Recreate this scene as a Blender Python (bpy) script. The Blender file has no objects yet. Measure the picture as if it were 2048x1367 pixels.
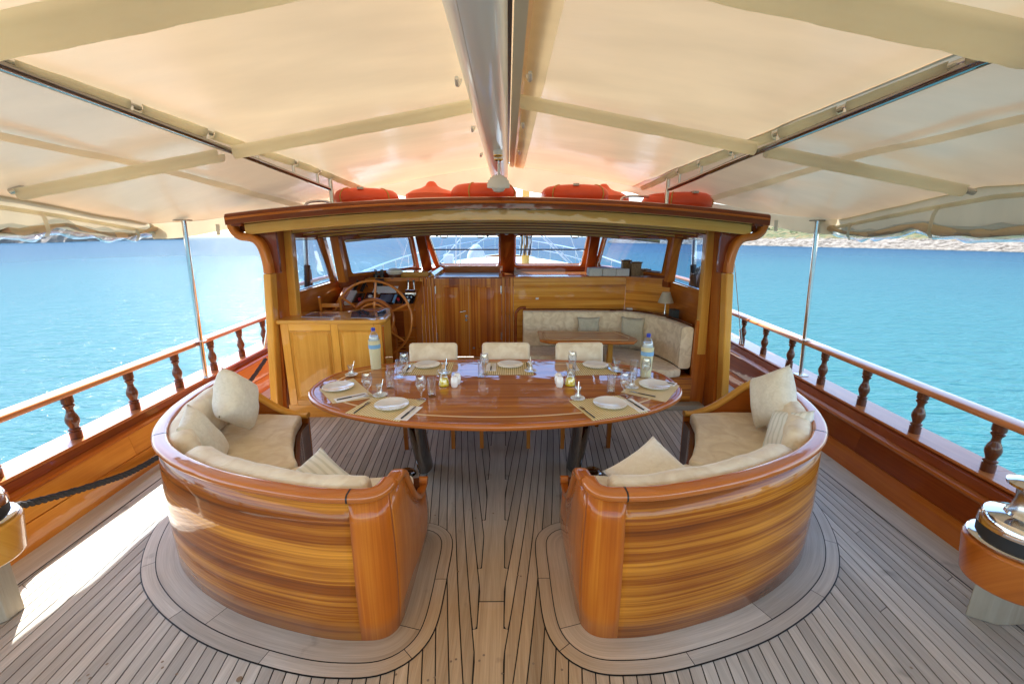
import bpy, bmesh, math, random
from mathutils import Vector, Matrix, noise as mnoise
random.seed(7)
C = bpy.context.scene.collection
SC = bpy.context.scene
PI = math.pi
# ---------------------------------------------------------------- camera, world, sun, exposure
cam = bpy.data.cameras.new("camera"); camo = bpy.data.objects.new("camera", cam); C.objects.link(camo)
cam.sensor_width = 36.0; cam.lens = 36.0 * 850 / 2048; cam.clip_start = 0.05; cam.clip_end = 30000
camo.location = (0.09, 0, 1.9)
camo.rotation_euler = (math.radians(90) - math.atan(210 / 850), 0, -math.atan(9 / 850))
SC.camera = camo
SUN = Vector((-0.50, 0.64, 1.0)).normalized()
EL = math.asin(SUN.z); AZ = math.atan2(SUN.x, SUN.y)
W = bpy.data.worlds.new("World"); SC.world = W; W.use_nodes = True
nt = W.node_tree; bg = nt.nodes["Background"]
sky = nt.nodes.new("ShaderNodeTexSky"); sky.sky_type = 'NISHITA'; sky.sun_disc = False
sky.sun_elevation = EL; sky.sun_rotation = AZ; sky.air_density = 1.0; sky.dust_density = 0.6; sky.ozone_density = 1.0
nt.links.new(sky.outputs[0], bg.inputs[0]); bg.inputs[1].default_value = 0.15
sl = bpy.data.lights.new("sun", 'SUN'); sl.energy = 4.0; sl.angle = math.radians(0.5); sl.color = (1.0, 0.955, 0.88)
slo = bpy.data.objects.new("sun", sl); C.objects.link(slo)
slo.rotation_euler = (-SUN).to_track_quat('-Z', 'Y').to_euler(); slo.location = (-20, 30, 50)
SC.view_settings.view_transform = 'Standard'; SC.view_settings.look = 'None'
SC.view_settings.exposure = 2.1; SC.view_settings.gamma = 1.0; SC.view_settings.use_curve_mapping = False
SC.cycles.max_bounces = 10; SC.cycles.diffuse_bounces = 5; SC.cycles.glossy_bounces = 4
SC.cycles.transparent_max_bounces = 24; SC.cycles.transmission_bounces = 6
SC.cycles.caustics_reflective = False; SC.cycles.caustics_refractive = False
SC.cycles.sample_clamp_indirect = 6.0
SC.cycles.use_denoising = True

# ---------------------------------------------------------------- materials
def mat(name):
    m = bpy.data.materials.new(name); m.use_nodes = True
    n = m.node_tree.nodes; l = m.node_tree.links
    return m, n, l, n["Principled BSDF"]
def N(n, t, **kw):
    x = n.new(t)
    for k, v in kw.items(): setattr(x, k, v)
    return x
def plain(name, col, rough=0.5, metal=0.0, coat=0.0, spec=0.5, var=0.0, vs=8.0, bump=0.0, bs=40.0):
    m, n, l, p = mat(name)
    p.inputs["Base Color"].default_value = (*col, 1); p.inputs["Roughness"].default_value = rough
    p.inputs["Metallic"].default_value = metal; p.inputs["Coat Weight"].default_value = coat
    p.inputs["Coat Roughness"].default_value = 0.05; p.inputs["Specular IOR Level"].default_value = spec
    if var > 0 or bump > 0: tc = N(n, "ShaderNodeTexCoord")
    if var > 0:
        no = N(n, "ShaderNodeTexNoise"); no.inputs["Scale"].default_value = vs; no.inputs["Detail"].default_value = 6
        l.new(tc.outputs["Object"], no.inputs["Vector"])
        r = N(n, "ShaderNodeValToRGB"); r.color_ramp.elements[0].position = 0.3; r.color_ramp.elements[1].position = 0.7
        r.color_ramp.elements[0].color = (*[c * (1 - var) for c in col], 1); r.color_ramp.elements[1].color = (*[min(1, c * (1 + var)) for c in col], 1)
        l.new(no.outputs["Fac"], r.inputs["Fac"]); l.new(r.outputs["Color"], p.inputs["Base Color"])
    if bump > 0:
        b = N(n, "ShaderNodeBump"); b.inputs["Strength"].default_value = bump; b.inputs["Distance"].default_value = 0.01
        n2 = N(n, "ShaderNodeTexNoise"); n2.inputs["Scale"].default_value = bs; n2.inputs["Detail"].default_value = 5
        l.new(tc.outputs["Object"], n2.inputs["Vector"]); l.new(n2.outputs["Fac"], b.inputs["Height"]); l.new(b.outputs[0], p.inputs["Normal"])
    return m
def wood(name, dark, mid, light, rough=0.45, coat=1.0, su=0.7, sv=9.0, fine=70.0, fs=0.35, vary=0.12, coatr=0.04, bump=0.02, pos=(0.28, 0.5, 0.72), ior=1.38):
    """varnished or bare timber; U of the UV map runs along the grain"""
    m, n, l, p = mat(name)
    uv = N(n, "ShaderNodeUVMap"); oi = N(n, "ShaderNodeObjectInfo")
    mul = N(n, "ShaderNodeMath", operation='MULTIPLY'); mul.inputs[1].default_value = 37.0
    l.new(oi.outputs["Random"], mul.inputs[0])
    def nz(sx, sy, det, dist):
        mp = N(n, "ShaderNodeMapping"); mp.inputs["Scale"].default_value = (sx, sy, 1)
        l.new(uv.outputs[0], mp.inputs["Vector"])
        no = N(n, "ShaderNodeTexNoise", noise_dimensions='4D'); no.inputs["Scale"].default_value = 1.0
        no.inputs["Detail"].default_value = det; no.inputs["Roughness"].default_value = 0.6; no.inputs["Distortion"].default_value = dist
        l.new(mp.outputs[0], no.inputs["Vector"]); l.new(mul.outputs[0], no.inputs["W"]); return no
    a = nz(su, sv, 7, 0.5); b = nz(su * 2.5, fine, 3, 0.2); c = nz(su * 6, sv * 0.35, 2, 0.0)
    mx = N(n, "ShaderNodeMix", data_type='FLOAT'); mx.inputs[0].default_value = fs
    l.new(a.outputs["Fac"], mx.inputs[2]); l.new(b.outputs["Fac"], mx.inputs[3])
    mx2 = N(n, "ShaderNodeMix", data_type='FLOAT'); mx2.inputs[0].default_value = 0.18
    l.new(mx.outputs[0], mx2.inputs[2]); l.new(c.outputs["Fac"], mx2.inputs[3])
    r = N(n, "ShaderNodeValToRGB"); e = r.color_ramp.elements
    e[0].position = pos[0]; e[0].color = (*dark, 1); e[1].position = pos[2]; e[1].color = (*light, 1)
    q = e.new(pos[1]); q.color = (*mid, 1)
    l.new(mx2.outputs[0], r.inputs["Fac"])
    hs = N(n, "ShaderNodeHueSaturation"); mr = N(n, "ShaderNodeMapRange")
    mr.inputs["To Min"].default_value = 1 - vary; mr.inputs["To Max"].default_value = 1 + vary
    l.new(oi.outputs["Random"], mr.inputs["Value"]); l.new(mr.outputs[0], hs.inputs["Value"])
    l.new(r.outputs["Color"], hs.inputs["Color"]); l.new(hs.outputs[0], p.inputs["Base Color"])
    p.inputs["Roughness"].default_value = rough; p.inputs["Coat Weight"].default_value = coat
    p.inputs["Coat Roughness"].default_value = coatr; p.inputs["Coat IOR"].default_value = ior; p.inputs["Specular IOR Level"].default_value = .12 if coat > .3 else .4
    bp = N(n, "ShaderNodeBump"); bp.inputs["Strength"].default_value = 0.25; bp.inputs["Distance"].default_value = bump * 0.05
    l.new(b.outputs["Fac"], bp.inputs["Height"]); l.new(bp.outputs[0], p.inputs["Normal"])
    if coat > 0.3:      # brushed varnish is never quite flat
        tc = N(n, "ShaderNodeTexCoord"); n3 = N(n, "ShaderNodeTexNoise"); n3.inputs["Scale"].default_value = 5.0; n3.inputs["Detail"].default_value = 2
        l.new(tc.outputs["Object"], n3.inputs["Vector"])
        b3 = N(n, "ShaderNodeBump"); b3.inputs["Strength"].default_value = 0.12; b3.inputs["Distance"].default_value = 0.02
        l.new(n3.outputs["Fac"], b3.inputs["Height"]); l.new(b3.outputs[0], p.inputs["Coat Normal"])
    return m
M = {}
M['mahog'] = wood("varnished mahogany", (.26, .060, .008), (.46, .125, .014), (.64, .22, .030))
M['mahogd'] = wood("dark mahogany", (.13, .022, .004), (.23, .045, .007), (.36, .085, .012))
M['iroko'] = wood("varnished iroko", (.52, .22, .028), (.70, .34, .055), (.82, .47, .10), sv=8)
M['iroko_red'] = wood("reddish iroko", (.34, .085, .010), (.54, .17, .022), (.72, .30, .048), sv=10)
M['rim'] = wood("orange cap timber", (.36, .085, .010), (.48, .13, .017), (.60, .20, .030), sv=14, vary=.05, ior=1.6)
M['sapele'] = wood("striped sapele veneer", (.060, .009, .001), (.30, .075, .005), (.78, .31, .032), su=.16, sv=7.5, fine=85, fs=.24, pos=(.39, .49, .60), vary=.05)
M['bulkhead'] = wood("light striped bulkhead veneer", (.26, .065, .006), (.68, .25, .024), (.92, .46, .075), su=.2, sv=16.0, fine=80, fs=.25, pos=(.38, .47, .60), vary=.05)
M['pale'] = wood("pale varnished iroko", (.66, .33, .06), (.82, .50, .12), (.92, .64, .21), sv=8)
M['doorwood'] = wood("striped door veneer", (.22, .035, .004), (.52, .14, .014), (.80, .34, .045), su=.12, sv=14.0, fine=60, fs=.3, pos=(.38, .49, .60), vary=.05)
M['corner'] = wood("upright corner veneer", (.28, .050, .004), (.50, .12, .009), (.72, .25, .026), su=.3, sv=8.0, fine=90, fs=.3, vary=.05, pos=(.34, .5, .66))
M['tabletop'] = wood("table veneer", (.20, .056, .007), (.42, .14, .018), (.62, .26, .042), ior=1.45, su=.35, sv=20, fine=130, fs=.4, pos=(.36, .5, .64), vary=.03, coatr=.02)
M['bulw'] = wood("bulwark planking", (.44, .13, .016), (.66, .25, .032), (.80, .38, .065), sv=7, vary=.06)
M['handrail'] = wood("handrail timber", (.36, .10, .028), (.48, .16, .045), (.60, .24, .075), sv=16, vary=.04)
M['brown'] = wood("dark turned timber", (.07, .020, .008), (.12, .035, .012), (.19, .06, .019), sv=14, vary=.08)
M['bare'] = wood("weathered bare timber", (.24, .20, .14), (.36, .31, .23), (.46, .41, .32), rough=.95, coat=0, bump=.3)
M['inlay'] = plain("maple inlay", (.88, .66, .36), .3, coat=.8)
M['chair'] = wood("chair beech", (.36, .10, .015), (.48, .16, .025), (.60, .24, .045), sv=14)

def teak():
    m, n, l, p = mat("weathered teak deck")
    uv = N(n, "ShaderNodeUVMap"); oi = N(n, "ShaderNodeObjectInfo"); geo = N(n, "ShaderNodeNewGeometry")
    mul = N(n, "ShaderNodeMath", operation='MULTIPLY'); mul.inputs[1].default_value = 51.0; l.new(oi.outputs["Random"], mul.inputs[0])
    def nz(sx, sy, det):
        mp = N(n, "ShaderNodeMapping"); mp.inputs["Scale"].default_value = (sx, sy, 1); l.new(uv.outputs[0], mp.inputs["Vector"])
        no = N(n, "ShaderNodeTexNoise", noise_dimensions='4D'); no.inputs["Scale"].default_value = 1; no.inputs["Detail"].default_value = det
        l.new(mp.outputs[0], no.inputs["Vector"]); l.new(mul.outputs[0], no.inputs["W"]); return no
    a = nz(1.2, 30, 4); b = nz(5, 260, 3)
    mx = N(n, "ShaderNodeMix", data_type='FLOAT'); mx.inputs[0].default_value = .45
    l.new(a.outputs["Fac"], mx.inputs[2]); l.new(b.outputs["Fac"], mx.inputs[3])
    r = N(n, "ShaderNodeValToRGB"); e = r.color_ramp.elements
    e[0].position = .3; e[0].color = (.42, .42, .39, 1); e[1].position = .7; e[1].color = (.71, .71, .67, 1)
    l.new(mx.outputs[0], r.inputs["Fac"])
    r2 = N(n, "ShaderNodeValToRGB"); e = r2.color_ramp.elements     # less bleached, browner boards where people walk
    e[0].position = .3; e[0].color = (.34, .21, .10, 1); e[1].position = .7; e[1].color = (.60, .42, .24, 1)
    l.new(mx.outputs[0], r2.inputs["Fac"])
    wn = N(n, "ShaderNodeTexNoise"); wn.inputs["Scale"].default_value = 1.1; wn.inputs["Detail"].default_value = 5
    l.new(geo.outputs["Position"], wn.inputs["Vector"])
    sx = N(n, "ShaderNodeSeparateXYZ"); l.new(geo.outputs["Position"], sx.inputs[0])
    ab = N(n, "ShaderNodeMath", operation='ABSOLUTE'); l.new(sx.outputs[0], ab.inputs[0])
    m1 = N(n, "ShaderNodeMapRange"); m1.inputs["From Min"].default_value = .25; m1.inputs["From Max"].default_value = 1.0; m1.inputs["To Min"].default_value = 1; m1.inputs["To Max"].default_value = .12
    l.new(ab.outputs[0], m1.inputs["Value"])
    m2 = N(n, "ShaderNodeMapRange"); m2.inputs["From Min"].default_value = 1.6; m2.inputs["From Max"].default_value = 3.0; m2.inputs["To Min"].default_value = 1; m2.inputs["To Max"].default_value = .15
    l.new(sx.outputs[1], m2.inputs["Value"])
    t = N(n, "ShaderNodeMath", operation='MULTIPLY'); l.new(m1.outputs[0], t.inputs[0]); l.new(m2.outputs[0], t.inputs[1])
    t1 = N(n, "ShaderNodeMath", operation='MULTIPLY_ADD'); t1.inputs[1].default_value = 1.2; t1.inputs[2].default_value = -.45; l.new(wn.outputs["Fac"], t1.inputs[0])
    t2 = N(n, "ShaderNodeMath", operation='ADD', use_clamp=True); l.new(t.outputs[0], t2.inputs[0]); l.new(t1.outputs[0], t2.inputs[1])
    cm = N(n, "ShaderNodeMix", data_type='RGBA'); l.new(t2.outputs[0], cm.inputs[0]); l.new(r.outputs[0], cm.inputs[6]); l.new(r2.outputs[0], cm.inputs[7])
    hs = N(n, "ShaderNodeHueSaturation"); mr = N(n, "ShaderNodeMapRange"); mr.inputs["To Min"].default_value = .80; mr.inputs["To Max"].default_value = 1.16
    l.new(oi.outputs["Random"], mr.inputs["Value"]); l.new(mr.outputs[0], hs.inputs["Value"]); l.new(cm.outputs[2], hs.inputs["Color"])
    # small dark stains
    st = N(n, "ShaderNodeTexNoise"); st.inputs["Scale"].default_value = 5; st.inputs["Detail"].default_value = 4; l.new(geo.outputs["Position"], st.inputs["Vector"])
    sm = N(n, "ShaderNodeMapRange"); sm.inputs["From Min"].default_value = .66; sm.inputs["From Max"].default_value = .76; sm.inputs["To Min"].default_value = 1; sm.inputs["To Max"].default_value = .62
    l.new(st.outputs["Fac"], sm.inputs["Value"])
    mm = N(n, "ShaderNodeMix", data_type='RGBA', blend_type='MULTIPLY'); mm.inputs[0].default_value = 1
    l.new(hs.outputs[0], mm.inputs[6]); l.new(sm.outputs[0], mm.inputs[7]); l.new(mm.outputs[2], p.inputs["Base Color"])
    p.inputs["Roughness"].default_value = .72
    bp = N(n, "ShaderNodeBump"); bp.inputs["Strength"].default_value = .35; bp.inputs["Distance"].default_value = .002
    l.new(b.outputs["Fac"], bp.inputs["Height"]); l.new(bp.outputs[0], p.inputs["Normal"])
    return m
M['teak'] = teak()
M['caulk'] = plain("black seam caulking", (.006, .006, .007), .55)
M['plug'] = plain("teak plug", (.26, .18, .11), .7)

def fabric(name, c1, c2, scale=9.0, rough=.9, bump=.5, sheen=.4, wr=0.0):
    m, n, l, p = mat(name); tc = N(n, "ShaderNodeTexCoord")
    no = N(n, "ShaderNodeTexNoise"); no.inputs["Scale"].default_value = scale; no.inputs["Detail"].default_value = 7; no.inputs["Distortion"].default_value = 1.2
    l.new(tc.outputs["Object"], no.inputs["Vector"])
    r = N(n, "ShaderNodeValToRGB"); e = r.color_ramp.elements; e[0].position = .36; e[0].color = (*c1, 1); e[1].position = .62; e[1].color = (*c2, 1)
    l.new(no.outputs["Fac"], r.inputs["Fac"]); l.new(r.outputs[0], p.inputs["Base Color"])
    p.inputs["Roughness"].default_value = rough; p.inputs["Sheen Weight"].default_value = sheen; p.inputs["Specular IOR Level"].default_value = .2
    n2 = N(n, "ShaderNodeTexNoise"); n2.inputs["Scale"].default_value = scale * .9; n2.inputs["Detail"].default_value = 5; n2.inputs["Distortion"].default_value = 1.8
    mp = N(n, "ShaderNodeMapping"); mp.inputs["Scale"].default_value = (.5, 1.4, 1); mp.inputs["Rotation"].default_value = (0, 0, .6)
    l.new(tc.outputs["Object"], mp.inputs["Vector"]); l.new(mp.outputs[0], n2.inputs["Vector"])
    bp = N(n, "ShaderNodeBump"); bp.inputs["Strength"].default_value = bump; bp.inputs["Distance"].default_value = .02
    l.new(n2.outputs["Fac"], bp.inputs["Height"]); l.new(bp.outputs[0], p.inputs["Normal"])
    return m
M['suede'] = fabric("crushed suede", (.73, .61, .44), (.86, .76, .59), 7, bump=.7)
M['suede2'] = fabric("brown suede", (.70, .55, .36), (.88, .73, .52), 10, bump=.5)
M['linen'] = fabric("linen cushion", (.72, .66, .54), (.80, .74, .62), 30, bump=.25)
M['linen2'] = fabric("grey linen", (.52, .48, .36), (.58, .54, .41), 30, bump=.2)
M['cream'] = fabric("cream cushion", (.86, .79, .66), (.92, .86, .74), 20, bump=.3)
def striped():
    m, n, l, p = mat("white striped cushion"); tc = N(n, "ShaderNodeTexCoord"); w = N(n, "ShaderNodeTexWave", bands_direction='X'); w.inputs["Scale"].default_value = 9
    w.inputs["Distortion"].default_value = .4; l.new(tc.outputs["Object"], w.inputs["Vector"])
    r = N(n, "ShaderNodeValToRGB"); e = r.color_ramp.elements; e[0].position = .1; e[0].color = (.66, .67, .60, 1); e[1].position = .5; e[1].color = (.82, .82, .76, 1)
    l.new(w.outputs["Fac"], r.inputs[0]); l.new(r.outputs[0], p.inputs["Base Color"]); p.inputs["Roughness"].default_value = .85
    b = N(n, "ShaderNodeBump"); b.inputs["Strength"].default_value = .4; b.inputs["Distance"].default_value = .004; l.new(w.outputs["Fac"], b.inputs["Height"]); l.new(b.outputs[0], p.inputs["Normal"])
    return m
M['striped'] = striped()
def canvas(name, col, tr, rough=.35, coat=.35):
    m, n, l, p = mat(name); out = n["Material Output"]
    tc = N(n, "ShaderNodeTexCoord"); no = N(n, "ShaderNodeTexNoise"); no.inputs["Scale"].default_value = 1.3; no.inputs["Detail"].default_value = 5
    mp = N(n, "ShaderNodeMapping"); mp.inputs["Scale"].default_value = (1, 3, 1)
    l.new(tc.outputs["Object"], mp.inputs[0]); l.new(mp.outputs[0], no.inputs["Vector"])
    r = N(n, "ShaderNodeValToRGB"); e = r.color_ramp.elements; e[0].position = .3; e[0].color = (*[c * .9 for c in col], 1); e[1].position = .7; e[1].color = (*[min(1, c * 1.06) for c in col], 1)
    l.new(no.outputs[0], r.inputs[0]); l.new(r.outputs[0], p.inputs["Base Color"])
    p.inputs["Roughness"].default_value = rough; p.inputs["Coat Weight"].default_value = coat; p.inputs["Coat Roughness"].default_value = .16
    b = N(n, "ShaderNodeBump"); b.inputs["Strength"].default_value = .35; b.inputs["Distance"].default_value = .02
    l.new(no.outputs[0], b.inputs["Height"]); l.new(b.outputs[0], p.inputs["Normal"]); l.new(b.outputs[0], p.inputs["Coat Normal"])
    t = N(n, "ShaderNodeBsdfTranslucent"); l.new(r.outputs[0], t.inputs[0])
    mx = N(n, "ShaderNodeMixShader"); mx.inputs[0].default_value = tr
    l.new(p.outputs[0], mx.inputs[1]); l.new(t.outputs[0], mx.inputs[2]); l.new(mx.outputs[0], out.inputs[0])
    return m
M['canvas'] = canvas("awning canvas", (.80, .61, .37), .135)
M['canvas_dim'] = canvas("dimmed awning canvas", (.72, .57, .38), .08)  # same cloth; weaker light on the outer panels put into colour and translucency
M['canvas2'] = canvas("awning skirt", (.74, .62, .42), .22, .6, .1)
M['sleeve'] = canvas("pole sleeve", (.97, .93, .76), .8, .6, .05)
M['seam'] = canvas("canvas seam band", (.95, .90, .78), .97)
M['hem'] = canvas("stitched hem", (.70, .56, .36), .5)
M['tape'] = plain("white webbing", (.72, .70, .62), .7)
def glassy(name, tint=(1, 1, 1), ior=1.5, mixk=1.0, body=0.0):
    m, n, l, p = mat(name); out = n["Material Output"]; n.remove(p)
    t = N(n, "ShaderNodeBsdfTransparent"); t.inputs[0].default_value = (*tint, 1)
    g = N(n, "ShaderNodeBsdfGlossy"); g.inputs["Roughness"].default_value = .02
    f = N(n, "ShaderNodeLayerWeight"); f.inputs[0].default_value = .5
    pw = N(n, "ShaderNodeMath", operation='POWER'); pw.inputs[1].default_value = 3.0; l.new(f.outputs["Facing"], pw.inputs[0])
    k = N(n, "ShaderNodeMath", operation='MULTIPLY_ADD', use_clamp=True); k.inputs[1].default_value = .75; k.inputs[2].default_value = .045 * mixk; l.new(pw.outputs[0], k.inputs[0])
    mx = N(n, "ShaderNodeMixShader"); l.new(k.outputs[0], mx.inputs[0]); l.new(t.outputs[0], mx.inputs[1]); l.new(g.outputs[0], mx.inputs[2])
    l.new(mx.outputs[0], out.inputs[0]); return m
M['pane'] = glassy("window glass", (.50, .66, .86), 1.45)
M['glass'] = glassy("table glass", (.98, .985, .985), 1.5, 3.0)
M['plastic'] = glassy("clear plastic sheet", (.80, .86, .90), 1.5, 2.5)
M['petw'] = glassy("clear bottle", (.85, .90, .95), 1.5, 2.5)
M['oil'] = plain("olive oil", (.92, .74, .01), .1, coat=1)
M['steel'] = plain("polished steel", (.72, .72, .72), .09, 1.0)
M['steelr'] = plain("brushed steel", (.55, .55, .54), .25, 1.0)
M['darksteel'] = plain("dark mirror steel", (.30, .29, .28), .08, 1.0)
M['brass'] = plain("brass", (.75, .52, .18), .15, 1.0)
M['black'] = plain("black plastic", (.012, .012, .014), .3)
M['blackr'] = plain("black rubber", (.02, .02, .022), .7)
M['rope'] = plain("dark rope", (.022, .022, .024), .75, bump=.5, bs=120)
M['yrope'] = plain("yellow rope", (.65, .45, .12), .7)
M['wrope'] = plain("white rope", (.6, .58, .52), .7)
M['white'] = plain("white paint", (.78, .78, .76), .35, coat=.3)
M['ivory'] = plain("glossy boom paint", (.90, .96, .97), .3, coat=.4)
M['china'] = plain("white china", (.90, .90, .90), .15, coat=.8)
M['napkin'] = plain("paper napkin", (.85, .85, .87), .9)
M['red'] = plain("orange red lifebuoy", (.95, .125, .045), .38, var=.06, vs=4)
M['redd'] = plain("faded red buoy", (.85, .16, .06), .45, var=.12, vs=5)
M['label'] = plain("label blue", (.20, .42, .70), .5)
M['cap'] = plain("blue cap", (.03, .05, .45), .4)
M['cork'] = plain("cork", (.62, .40, .22), .8)
M['mirror'] = plain("dark glass inlay", (.10, .14, .22), .02, coat=1, spec=1.0)
M['screen'] = plain("instrument face", (.012, .014, .02), .08, coat=1)
M['redbtn'] = plain("red button", (.5, .02, .03), .4)
M['shade'] = canvas("lampshade cloth", (.72, .66, .52), .3, .9, 0)
M['shell'] = plain("white shell", (.80, .79, .77), .45, bump=.6, bs=18)
M['wicker'] = plain("wicker", (.27, .16, .07), .8, var=.5, vs=90, bump=1, bs=90)
M['boxwhite'] = plain("white cloth box", (.66, .66, .62), .9, var=.12, vs=60, bump=.5, bs=80)
M['speaker'] = plain("dark grey box", (.03, .04, .045), .5)
M['sign'] = plain("plastic sign", (.6, .6, .55), .5)
def bamboo(name, c1, c2, sc=1.0):
    m, n, l, p = mat(name); uv = N(n, "ShaderNodeUVMap"); w = N(n, "ShaderNodeTexWave", bands_direction='Y'); w.inputs["Scale"].default_value = 17 * sc
    l.new(uv.outputs[0], w.inputs[0]); r = N(n, "ShaderNodeValToRGB"); e = r.color_ramp.elements; e[0].position = .12; e[0].color = (*c1, 1); e[1].position = .45; e[1].color = (*c2, 1)
    l.new(w.outputs["Fac"], r.inputs[0]); l.new(r.outputs[0], p.inputs["Base Color"]); p.inputs["Roughness"].default_value = .6
    b = N(n, "ShaderNodeBump"); b.inputs["Strength"].default_value = .6; b.inputs["Distance"].default_value = .003; l.new(w.outputs["Fac"], b.inputs["Height"]); l.new(b.outputs[0], p.inputs["Normal"]); return m
M['mat'] = bamboo("bamboo placemat", (.42, .27, .08), (.84, .72, .42))
M['mat2'] = bamboo("pale straw placemat", (.62, .46, .22), (.80, .66, .40), 2.5)
M['straw'] = bamboo("straw bottle sleeve", (.60, .52, .28), (.84, .80, .55), 2.0)
def deckwhite():
    m, n, l, p = mat("white painted deck"); tc = N(n, "ShaderNodeTexCoord"); w = N(n, "ShaderNodeTexWave", bands_direction='X'); w.inputs["Scale"].default_value = 2.2
    l.new(tc.outputs["Object"], w.inputs[0]); r = N(n, "ShaderNodeValToRGB"); e = r.color_ramp.elements; e[0].position = .0; e[0].color = (.30, .28, .24, 1); e[1].position = .06; e[1].color = (.62, .60, .55, 1)
    l.new(w.outputs["Fac"], r.inputs[0]); l.new(r.outputs[0], p.inputs["Base Color"]); p.inputs["Roughness"].default_value = .7; return m
M['deckwhite'] = deckwhite()

# ---------------------------------------------------------------- object helpers
def tag(o, label=None, cat=None, group=None, kind=None):
    if label: o['label'] = label
    if cat: o['category'] = cat
    if group: o['group'] = group
    if kind: o['kind'] = kind
    return o
def wloc(p):
    v = Vector((0, 0, 0))
    while p is not None: v += p.location; p = p.parent
    return v
def thing(name, label, cat, loc=(0, 0, 0), group=None, kind=None):
    o = bpy.data.objects.new(name, None); C.objects.link(o); o.location = loc; o.empty_display_size = .1
    return tag(o, label, cat, group, kind)
def new(name, V, F, m, parent=None, g='x', uvs=None, smooth=False, bev=0.0, seg=2, sub=0, auto=None):
    """one mesh object; V in world coordinates when the parent is placed already"""
    me = bpy.data.meshes.new(name)
    off = wloc(parent)
    me.from_pydata([tuple(Vector(v) - off) for v in V], [], F)
    ul = me.uv_layers.new(name="UVMap")
    if uvs is None:
        gi = 'xyz'.index(g); a, b = [i for i in range(3) if i != gi]
        vs = [(v[gi], v[a] + .73 * v[b]) for v in V]
        for lp in me.loops: ul.data[lp.index].uv = vs[lp.vertex_index]
    else:
        for lp in me.loops: ul.data[lp.index].uv = uvs[lp.vertex_index]
    me.materials.append(M[m] if isinstance(m, str) else m)
    o = bpy.data.objects.new(name, me); C.objects.link(o); o.parent = parent
    if smooth or bev: me.shade_smooth()
    if bev:
        b = o.modifiers.new("b", 'BEVEL'); b.width = bev; b.segments = seg; b.limit_method = 'ANGLE'; b.angle_limit = .6; b.harden_normals = False
        o.modifiers.new("w", 'WEIGHTED_NORMAL')
    elif auto:
        me.set_sharp_from_angle(angle=auto)
    if sub:
        s = o.modifiers.new("s", 'SUBSURF'); s.levels = s.render_levels = sub
    return o
BF = [(0, 3, 2, 1), (4, 5, 6, 7), (0, 1, 5, 4), (1, 2, 6, 5), (2, 3, 7, 6), (3, 0, 4, 7)]
def boxv(x0, x1, y0, y1, z0, z1):
    return [(x0, y0, z0), (x1, y0, z0), (x1, y1, z0), (x0, y1, z0), (x0, y0, z1), (x1, y0, z1), (x1, y1, z1), (x0, y1, z1)]
def box(name, x0, x1, y0, y1, z0, z1, m, parent=None, g='x', bev=0.0, seg=2):
    return new(name, boxv(min(x0, x1), max(x0, x1), min(y0, y1), max(y0, y1), min(z0, z1), max(z0, z1)), BF, m, parent, g, bev=bev, seg=seg)
def boxes(name, L, m, parent=None, g='x', bev=0.0):
    V = []; F = []
    for b in L:
        k = len(V); V += boxv(*b); F += [tuple(i + k for i in f) for f in BF]
    return new(name, V, F, m, parent, g, bev=bev)
def prism(name, poly, z0, z1, m, parent=None, g='x', bev=0.0, seg=2, smooth=False):
    n = len(poly)
    a = sum(poly[i][0] * poly[(i + 1) % n][1] - poly[(i + 1) % n][0] * poly[i][1] for i in range(n))
    if a < 0: poly = poly[::-1]
    zz0 = z0 if callable(z0) else (lambda x, y: z0); zz1 = z1 if callable(z1) else (lambda x, y: z1)
    V = [(x, y, zz0(x, y)) for x, y in poly] + [(x, y, zz1(x, y)) for x, y in poly]
    F = [tuple(range(n - 1, -1, -1)), tuple(range(n, 2 * n))] + [(i, (i + 1) % n, n + (i + 1) % n, n + i) for i in range(n)]
    return new(name, V, F, m, parent, g, bev=bev, seg=seg, smooth=smooth)
def vprism(name, poly, lo, hi, axis, m, parent=None, g='z', bev=0.0, seg=2):
    """polygon in a vertical plane: axis 'x' -> poly (y,z) pushed along x; axis 'y' -> poly (x,z) pushed along y"""
    n = len(poly)
    if axis == 'x': V = [(lo, a, b) for a, b in poly] + [(hi, a, b) for a, b in poly]
    else: V = [(a, lo, b) for a, b in poly] + [(a, hi, b) for a, b in poly]
    F = [tuple(range(n - 1, -1, -1)), tuple(range(n, 2 * n))] + [(i, (i + 1) % n, n + (i + 1) % n, n + i) for i in range(n)]
    o = new(name, V, F, m, parent, g, bev=bev, seg=seg)
    bm = bmesh.new(); bm.from_mesh(o.data); bmesh.ops.recalc_face_normals(bm, faces=bm.faces); bm.to_mesh(o.data); bm.free()
    return o
def hexa(name, pts, m, parent=None, g='x', bev=0.0):
    """8 free corners in boxv order"""
    o = new(name, pts, BF, m, parent, g, bev=bev)
    bm = bmesh.new(); bm.from_mesh(o.data); bmesh.ops.recalc_face_normals(bm, faces=bm.faces); bm.to_mesh(o.data); bm.free()
    return o
def catmull(P, n=6, closed=False):
    P = [Vector(p) for p in P]; out = []; L = len(P)
    for i in range(L if closed else L - 1):
        if closed: p0, p1, p2, p3 = P[i - 1], P[i], P[(i + 1) % L], P[(i + 2) % L]
        else:
            p1, p2 = P[i], P[i + 1]; p0 = P[i - 1] if i > 0 else p1 * 2 - p2; p3 = P[i + 2] if i + 2 < L else p2 * 2 - p1
        for k in range(n):
            t = k / n
            out.append(.5 * ((2 * p1) + (-p0 + p2) * t + (2 * p0 - 5 * p1 + 4 * p2 - p3) * t * t + (-p0 + 3 * p1 - 3 * p2 + p3) * t ** 3))
    if not closed: out.append(P[-1])
    return out
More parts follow.
